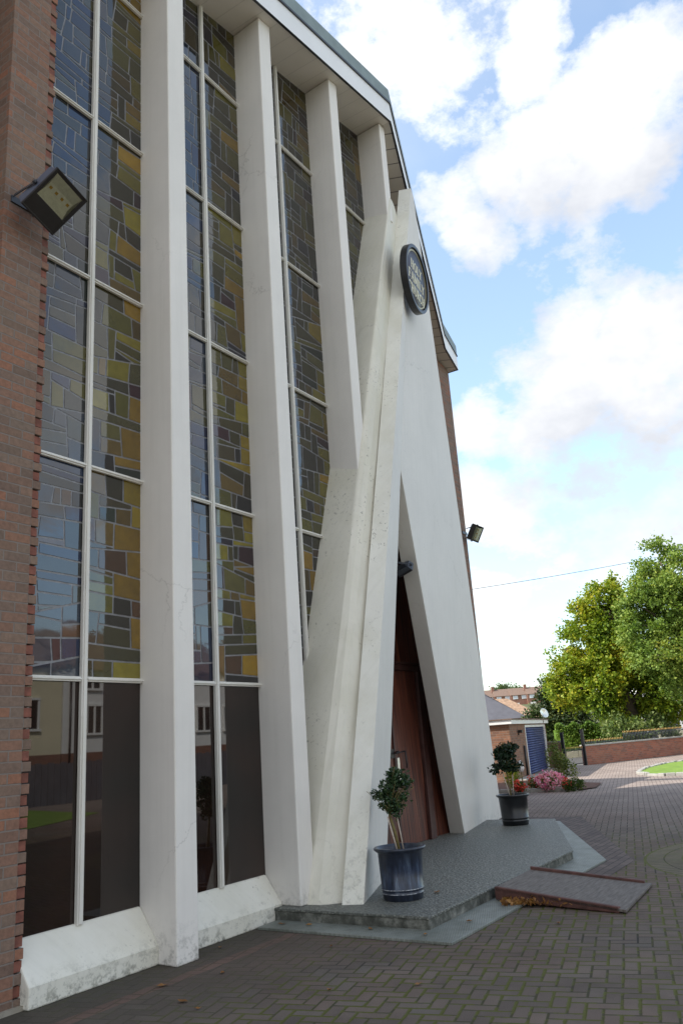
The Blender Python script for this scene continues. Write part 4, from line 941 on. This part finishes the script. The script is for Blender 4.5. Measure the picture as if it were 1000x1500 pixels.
# ================================================================== FLOWER BED
sheet([(21.35, 10.4), (21.30, 6.85), (22.0, 6.6), (23.6, 6.9), (25.8, 9.7), (26.0, 11)], .03, 'flower_bed_soil', MAT['soil'])
mb = MB(); k = 0
for j in range(9): mb.box(21.24, 21.33, 6.85+j*.42, 6.85+j*.42+.4, 0, .09)
struct(mb.build('bed_kerb', MAT['concrete'], bevel=.008))
def flower(px, d, label, h, w, lm, pm, nl, npt, seed, name='flowering_plant', cat='flower'):
    p = far(px, d); r = thing(name, p, label, cat, 'flower bed planting' if name == 'flowering_plant' else None)
    leaves('leaf_mass', lm, cloud_pts([(p.x, p.y, h*.45, w*.5, w*.5, h*.45)], nl, seed, .3, 5, .35), .06, r, seed)
    if pm: leaves('blossoms', pm, cloud_pts([(p.x, p.y, h*.58, w*.52, w*.52, h*.45)], npt, seed+1, .85, 4, .42), .055, r, seed+1, aspect=.9)
    return r
flower(795, 22.6, 'mound of bright pink flowers in the middle of the bed', .48, .60, MAT['rose'], MAT['pink'], 500, 700, 61)
flower(783, 22.9, 'smaller pale pink flower clump left of the bright pink mound', .42, .35, MAT['rose'], MAT['pink'], 250, 260, 62)
flower(750, 22.6, 'red and white geraniums behind the black pot', .34, .32, MAT['lowgreen'], MAT['redp'], 300, 170, 63)
flower(771, 23.2, 'low red blooms with green leaves between the pot and the pink mound', .42, .34, MAT['rose'], MAT['redp'], 300, 60, 64)
flower(818, 22.2, 'single red rose bloom cluster low at the right of the bed', .34, .22, MAT['lowgreen'], MAT['redp'], 200, 45, 65)
flower(741, 23.4, 'yellow-green feathery shrub beside the white portal leg', .85, .45, MAT['yellowbush'], None, 700, 0, 66, 'garden_shrub', 'shrub')
flower(830, 22.4, 'low dark green mound at the right end of the flower bed', .36, .52, MAT['lowgreen'], None, 600, 0, 67, 'ground_cover_shrub', 'shrub')
p = far(812, 23.2); rb = thing('rose_bush', p, 'tall loose pale-leaved rose bush above the pink flowers', 'bush')
bl = [(p.x, p.y, .55, .30, .30, .42)]+[(q.x, q.y, z_, s_, s_, s_) for q, z_, s_ in ((far(803, 23.1), .95, .2), (far(806, 23.2), 1.12, .17), (far(798, 23.1), .78, .14), (far(818, 23.2), .62, .26), (far(826, 23.2), .45, .24), (far(812, 23), .85, .18))]
leaves('leaf_mass', MAT['rose'], cloud_pts(bl, 1500, 71, .3, 5, .38), .06, rb, 71)
mb = MB(); c0 = Vector((p.x, p.y, .03))
for b in bl: mb.tube([c0, c0.lerp(Vector(b[:3]), .5)+Vector((0, 0, .08)), b[:3]], [.012, .009, .004], 5)
mb.build('stems', MAT['stem'], rb)
p = far(755, 23.0); go = thing('garden_ornament', p, 'small smooth white garden ornament on a stake behind the potted shrub', 'ornament')
MB().lathe([(.001, .50), (.05, .52), (.085, .60), (.07, .70), (.035, .77), (.001, .80)], 20, c=tuple(p)).build('ornament_body', MAT['white'], go)
MB().tube([p, p+Vector((0, 0, .52))], .015).build('stake', MAT['stem'], go)

# ================================================================== DISTANT HOUSES AND TREES
# rising ground behind
hill = MB(); nx, ny = 26, 14; vs = []
for i in range(nx):
    for j in range(ny):
        r_ = 230+j*22; a = math.radians(2+i*1.4); h_ = -1+11.5*min(1, max(0, (r_-230)/60.)); vs.append((r_*math.cos(a), r_*math.sin(a), h_+.8*noise.noise(Vector((i*.4, j*.4, 0)))))
hill.add(vs, [(i*ny+j, (i+1)*ny+j, (i+1)*ny+j+1, i*ny+j+1) for i in range(nx-1) for j in range(ny-1)], 0, True); struct(hill.build('hill', MAT['verge'], recalc=False))
def terrace(px, k, label):
    D = 300; c = far(px, D, 0); dv = HR*1.0; r = thing('terraced_house', c, label, 'house', 'terraced houses on the hill'); w = 6.2; g = 9.3
    X = lambda a, b, z: c+HR*a+HF*b+Vector((0, 0, z))
    mb = MB(); bx = lambda m_, a0, a1, b0, b1, z0, z1: m_.hexa([X(a0, b0, z0), X(a1, b0, z0), X(a1, b1, z0), X(a0, b1, z0)], [X(a0, b0, z1), X(a1, b0, z1), X(a1, b1, z1), X(a0, b1, z1)])
    bx(mb, -w/2, w/2, 0, 7, g-1.5, g+4.6); mb.build('wall', MAT['brick4'], r)
    rf = MB().add([X(-w/2, -.3, g+4.4), X(w/2, -.3, g+4.4), X(w/2, 3.5, g+7.0), X(-w/2, 3.5, g+7.0), X(w/2, 7.3, g+4.4), X(-w/2, 7.3, g+4.4)], [(0, 1, 2, 3), (3, 2, 4, 5), (0, 3, 5), (1, 4, 2)]).build('roof', MAT['roof_tile'], r)
    if k % 2: 
        q = MB(); bx(q, -w/2-.3, -w/2+.6, 2.6, 3.6, g+5.8, g+8.0); q.build('chimney', MAT['brick4'], rf)
    for a in (-1.5, 1.5):
        q = MB(); bx(q, a-.85, a+.85, -.06, .02, g+3.0, g+4.2); fr = q.build('window', MAT['white'], r)
        q = MB(); bx(q, a-.7, a+.7, -.09, -.061, g+3.1, g+4.1); q.build('pane', MAT['lightwin'], fr)
    q = MB(); bx(q, -2.3, -.4, -.06, .02, g+.4, g+1.7); fr = q.build('window', MAT['white'], r)
for k, (px, lab) in enumerate(((717, 'terraced house on the hill nearest the white portal leg'), (741.5, 'second terraced house on the hill counting from the portal, with chimney at its left'), (766, 'third terraced house on the hill, above the tan hipped roof'), (790.5, 'terraced house on the hill half hidden by the dark yew, with chimney'))): terrace(px, k, lab)
for k, (px, w_, h_, lab) in enumerate(((722, 9, 5, 'low dark round-crowned tree on the skyline next to the portal leg'), (742, 11, 7.5, 'broad pale green tree highest on the skyline above the terrace'), (760, 10, 6.5, 'dark rounded skyline tree right of the broad pale one'), (778, 8, 5.5, 'small skyline tree nearest the yew'), (797, 9, 5, 'skyline tree behind the yew top'))):
    p = far(px, 345, 8.5)
    blobtree('skyline_tree', p, lab, 'tree', [(-w_*.25, 0, 3+h_*.55, w_*.36, h_*.5), (w_*.25, 0, 3+h_*.5, w_*.36, h_*.45), (0, 0, 3+h_*.8, w_*.36, h_*.42)], 5200, .62, MAT['distant'], ([(0, 0, -2), (0, 0, 5)], [.5, .3]), [], 80+k, 'skyline trees', gap=.2, thr=.22)
def hiphouse(px, D, w, dp, zw, zr, rot, matr, label, wallm):
    c = far(px, D); r = thing('house', c, label, 'house'); a_ = HR*math.cos(rot)+HF*math.sin(rot); b_ = HF*math.cos(rot)-HR*math.sin(rot)
    X = lambda a, b, z: c+a_*a+b_*b+Vector((0, 0, z)); o = .4
    MB().hexa([X(-w/2, 0, -.02), X(w/2, 0, -.02), X(w/2, dp, -.02), X(-w/2, dp, -.02)], [X(-w/2, 0, zw), X(w/2, 0, zw), X(w/2, dp, zw), X(-w/2, dp, zw)]).build('wall', wallm, r)
    e1, e2 = dp/2, dp/2
    rf = MB().add([X(-w/2-o, -o, zw-.1), X(w/2+o, -o, zw-.1), X(w/2+o, dp+o, zw-.1), X(-w/2-o, dp+o, zw-.1), X(-w/2+e1, dp/2, zr), X(w/2-e2, dp/2, zr)], [(0, 1, 5, 4), (1, 2, 5), (2, 3, 4, 5), (3, 0, 4), (0, 3, 2, 1)]).build('roof', matr, r)
    for a in (-w*.3, w*.05, w*.3):
        f_ = MB().hexa([X(a-.6, -.06, zw-1.7), X(a+.6, -.06, zw-1.7), X(a+.6, .02, zw-1.7), X(a-.6, .02, zw-1.7)], [X(a-.6, -.06, zw-.5), X(a+.6, -.06, zw-.5), X(a+.6, .02, zw-.5), X(a-.6, .02, zw-.5)]).build('window', MAT['white'], r)
        MB().hexa([X(a-.5, -.09, zw-1.6), X(a+.5, -.09, zw-1.6), X(a+.5, -.061, zw-1.6), X(a-.5, -.061, zw-1.6)], [X(a-.5, -.09, zw-.6), X(a+.5, -.09, zw-.6), X(a+.5, -.061, zw-.6), X(a-.5, -.061, zw-.6)]).build('pane', MAT['darkwin'], f_)
    return X, rf
hiphouse(702, 62, 6.2, 6.4, 2.55, 5.1, 0, MAT['roof_dark'], 'house with plain dark grey slate roof behind the garage', MAT['brick4'])
hiphouse(757, 105, 7.6, 6, 3.1, 5.6, .35, MAT['roof_tan'], 'house with tan hipped tile roof beyond the dark slate roof', MAT['brick4'])
# white house at the right edge
c = far(1012, 62); wh = thing('white_house', c, 'white rendered house with low dark doorway at the right edge behind the trees', 'house'); X = lambda a, b, z: c+HR*a+HF*b+Vector((0, 0, z))
bx = lambda m_, a0, a1, b0, b1, z0, z1: m_.hexa([X(a0, b0, z0), X(a1, b0, z0), X(a1, b1, z0), X(a0, b1, z0)], [X(a0, b0, z1), X(a1, b0, z1), X(a1, b1, z1), X(a0, b1, z1)])
bx(MB(), -3.2, 6, 0, 6, -.02, 4.2).build('wall', MAT['white'], wh)
MB().add([X(-3.5, -.4, 4.2), X(6.4, -.4, 4.2), X(6.4, 3, 6.6), X(-3.5, 3, 6.6), X(6.4, 6.4, 4.2), X(-3.5, 6.4, 4.2)], [(0, 1, 2, 3), (3, 2, 4, 5), (0, 3, 5), (1, 4, 2)]).build('roof', MAT['roof_tile'], wh)
bx(MB(), -3.0, -.9, -.2, -.01, 0, 2.05).build('garage_door', MAT['roof_dark'], wh); bx(MB(), -.85, -.5, -.25, -.01, 0, 4).build('downpipe', MAT['white'], wh)
bx(MB(), -2.2, -1.2, -.08, -.01, 2.7, 3.7).build('window', MAT['darkwin'], wh)
c2 = far(985, 56); bsg = thing('white_fence_panel', c2, 'low pale panel fence on the far pavement behind the railings', 'fence')
X2 = lambda a, b, z: c2+HR*a+HF*b+Vector((0, 0, z)); mb = MB()
for k in range(7): mb.hexa([X2(-1+k*.28, 0, 0), X2(-.76+k*.28, 0, 0), X2(-.76+k*.28, .05, 0), X2(-1+k*.28, .05, 0)], [X2(-1+k*.28, 0, 1.0), X2(-.76+k*.28, 0, 1.0), X2(-.76+k*.28, .05, 1.0), X2(-1+k*.28, .05, 1.0)])
mb.build('panel', MAT['cream'], bsg)
# overhead wire
wa = CP+ray(660, 868)*58; wb = CP+ray(1060, 796)*64
tag(MB().tube([wa.lerp(wb, k/12)+Vector((0, 0, -.5*4*(k/12)*(1-k/12)*.35)) for k in range(13)], .019, 5).build('overhead_wire', MAT['black']), 'thin overhead wire crossing the sky from the portal to the trees', 'wire')

# ================================================================== HOUSES OPPOSITE (seen mirrored in the clear panes)
def opp(x0, x1, wallm, label, wins, zt=5.6, bot=1.9):
    y = -20.0; r = thing('rendered_house', ((x0+x1)/2, y, 0), label, 'house')
    MB().box(x0, x1, y-7, y, bot, zt).build('wall', wallm, r); MB().box(x0+.01, x1-.01, y-7, y+.02, -.02, bot-.001).build('brick_base', MAT['brick4'], r)
    MB().add([(x0-.2, y+.4, zt), (x1+.2, y+.4, zt), (x1+.2, y-3.5, zt+2.6), (x0-.2, y-3.5, zt+2.6), (x1+.2, y-7.4, zt), (x0-.2, y-7.4, zt)], [(0, 1, 2, 3), (3, 2, 4, 5), (0, 3, 5), (1, 4, 2)]).build('roof', MAT['roof_tile'], r)
    for (a, b, z0, z1) in wins:
        f_ = MB().box(a-.1, a, y+.001, y+.08, z0, z1).box(b, b+.1, y+.001, y+.08, z0, z1).box((a+b)/2-.05, (a+b)/2+.05, y+.001, y+.08, z0, z1).box(a-.1, b+.1, y+.001, y+.10, z1+.001, z1+.1).box(a-.15, b+.15, y+.001, y+.14, z0-.1, z0-.001).build('window', MAT['white'], r)
        MB().box(a, b, y+.002, y+.03, z0, z1).build('pane', MAT['darkwin'], f_)
    return r
opp(18.6, 24.5, MAT['cream'], 'cream rendered house reflected in the lower left window', [(19.6, 20.8, 3.0, 4.2), (22.2, 23.2, 3.0, 4.2)])
r = opp(24.55, 31.0, MAT['white'], 'white rendered house reflected in the lower window panes', [(25.9, 26.7, 2.75, 3.95), (28.0, 29.4, 2.85, 4.1), (25.7, 26.6, 4.75, 5.4)])
MB().tube([(24.9, -19.92, 0), (24.9, -19.92, 5.6)], .05).build('drainpipe', MAT['black'], r)
opp(32.2, 40.0, MAT['white'], 'second white house reflected in the pane right of the first column', [(33.2, 34.2, 2.7, 3.9), (35.4, 36.6, 2.7, 3.9), (37.6, 38.6, 2.7, 3.9)])
fn_ = thing('yard_fence', (27, -16.9, 0), 'dark boarded fence in front of the houses opposite, seen only as a reflection', 'fence')
mb = MB()
for k in range(60): mb.box(20+k*.3, 20.28+k*.3, -17.0, -16.95, 0, 1.5+.05*(k % 2))
mb.build('fence_boards', MAT['roof_dark'], fn_)
sheet([(12, -15.5), (19.5, -15.5), (18.0, -10), (14, -8), (12, -8)], .012, 'lawn', MAT['grass'])

# ================================================================== WORLD, SUN
SUN_EL, SH_AZ = rad(40), rad(-48)          # shadows fall towards azimuth -48 deg
sd = Vector((-math.cos(SH_AZ)*math.cos(SUN_EL), -math.sin(SH_AZ)*math.cos(SUN_EL), math.sin(SUN_EL)))   # towards the sun
sl_ = bpy.data.lights.new('sun', 'SUN'); sl_.energy = 5.0; sl_.angle = rad(.5); sl_.color = (1, .95, .87)
so = bpy.data.objects.new('sun', sl_); COL.objects.link(so); so.rotation_euler = sd.to_track_quat('Z', 'Y').to_euler()
w = bpy.data.worlds.new('World'); scene.world = w; w.use_nodes = True; nt = w.node_tree
class WT(T):
    def __init__(s): s.t = nt; s._c = {}
W_ = WT(); bg = nt.nodes['Background']
sky = W_.n('ShaderNodeTexSky', sky_type='NISHITA', sun_disc=False); sky.sun_elevation = SUN_EL; sky.sun_rotation = math.atan2(sd.x, sd.y)
sky.air_density = 1.0; sky.dust_density = .6; sky.ozone_density = 1.5
dirv = W_.n('ShaderNodeTexCoord').outputs['Generated']
def wn_(scale, detail, rough, off=(0, 0, 0)):
    mp = W_.n('ShaderNodeMapping', {'Location': off, 'Scale': (1, 1, 1.5)}); W_.set(mp.inputs[0], dirv)
    return W_.noise(scale, detail, rough, mp.outputs[0])
f1 = wn_(5.5, 12, .62); f2 = wn_(1.9, 5, .55, (3, 1, 2)); f3 = wn_(13, 10, .65, (7, 2, 1))
def blob(px, py, r, amp=1.0, mirror=False):
    d = ray(px, py).normalized()
    if mirror: d = Vector((d.x, -d.y, d.z))
    s = W_.n('ShaderNodeVectorMath', operation='DISTANCE'); W_.set(s.inputs[0], dirv); s.inputs[1].default_value = d
    return W_.ma('MULTIPLY', W_.ramp(W_.ma('DIVIDE', s.outputs['Value'], r/1191*2.0), [(.12, 1.), (.9, 0.)]), amp)
BL = [(640, 130, 80, .7), (560, 60, 120, .75), (680, 190, 55, .7), (790, 40, 36), (775, 100, 40), (900, 160, 70), (860, 190, 75), (925, 220, 55), (800, 240, 60), (730, 250, 50), (665, 290, 50), (690, 335, 42), (860, 280, 40, .9),
      (850, 480, 55), (930, 500, 100), (1000, 470, 80), (950, 600, 120), (850, 590, 100), (770, 640, 60), (700, 640, 55), (690, 720, 70), (890, 690, 90, .8), (770, 740, 90, .7), (960, 770, 60, .5), (720, 850, 60, .5), (800, 930, 60, .4), (740, 960, 60, .4), (890, 780, 60, .45),
      (120, 440, 150, .95, True), (60, 600, 110, .95, True), (150, 560, 120, .95, True), (290, 590, 110, .9, True), (330, 480, 90, .7, True)]
acc = None
for b in BL:
    o = blob(*b); acc = o if acc is None else W_.ma('MAXIMUM', acc, o)
dens = W_.ma('ADD', W_.ma('ADD', acc, W_.ma('MULTIPLY', W_.ma('SUBTRACT', f1, .5), 2.6)), W_.ma('MULTIPLY', W_.ma('SUBTRACT', f3, .5), 1.2))
al = W_.ramp(dens, [(.28, 0.), (.5, .6), (.8, 1.)])
bgn = W_.ma('MULTIPLY', W_.ramp(f2, [(.42, 0.), (.75, .55)]), W_.ramp(f1, [(.3, .3), (.7, 1.)]))
dx_ = W_.xyz(dirv); rest = W_.ramp(W_.ma('ADD', W_.ma('ADD', W_.ma('MULTIPLY', dx_[0], -.45), W_.ma('MULTIPLY', dx_[1], -.3)), .5), [(.5, 0.), (.7, 1.)])
al = W_.ma('MAXIMUM', al, W_.ma('MAXIMUM', bgn, W_.ma('MULTIPLY', rest, W_.ramp(f2, [(.3, .25), (.55, .95)]))))
shade = W_.ramp(W_.ma('ADD', W_.ma('MULTIPLY', f2, .6), W_.ma('MULTIPLY', wn_(3.3, 6, .6, (1, 4, 2)), .5)), [(.42, (4.0, 4.15, 4.5)), (.57, (6.4, 6.4, 6.35))])
hz_ = W_.ramp(dx_[2], [(0., (.42, .50, .62)), (.30, (.78, .84, .92)), (.6, (.92, .95, 1.))])
c = W_.mix(al, W_.mix(1., W_.mix(1., sky.outputs[0], (2.75, 2.35, 1.9), 'MULTIPLY'), hz_, 'MULTIPLY'), shade)
nt.links.new(c, bg.inputs[0]); bg.inputs[1].default_value = .15
scene.view_settings.view_transform = 'Standard'; scene.view_settings.look = 'None'; scene.view_settings.exposure = 0.42; scene.view_settings.gamma = 1
scene.cycles.max_bounces = 8; scene.cycles.transparent_max_bounces = 12
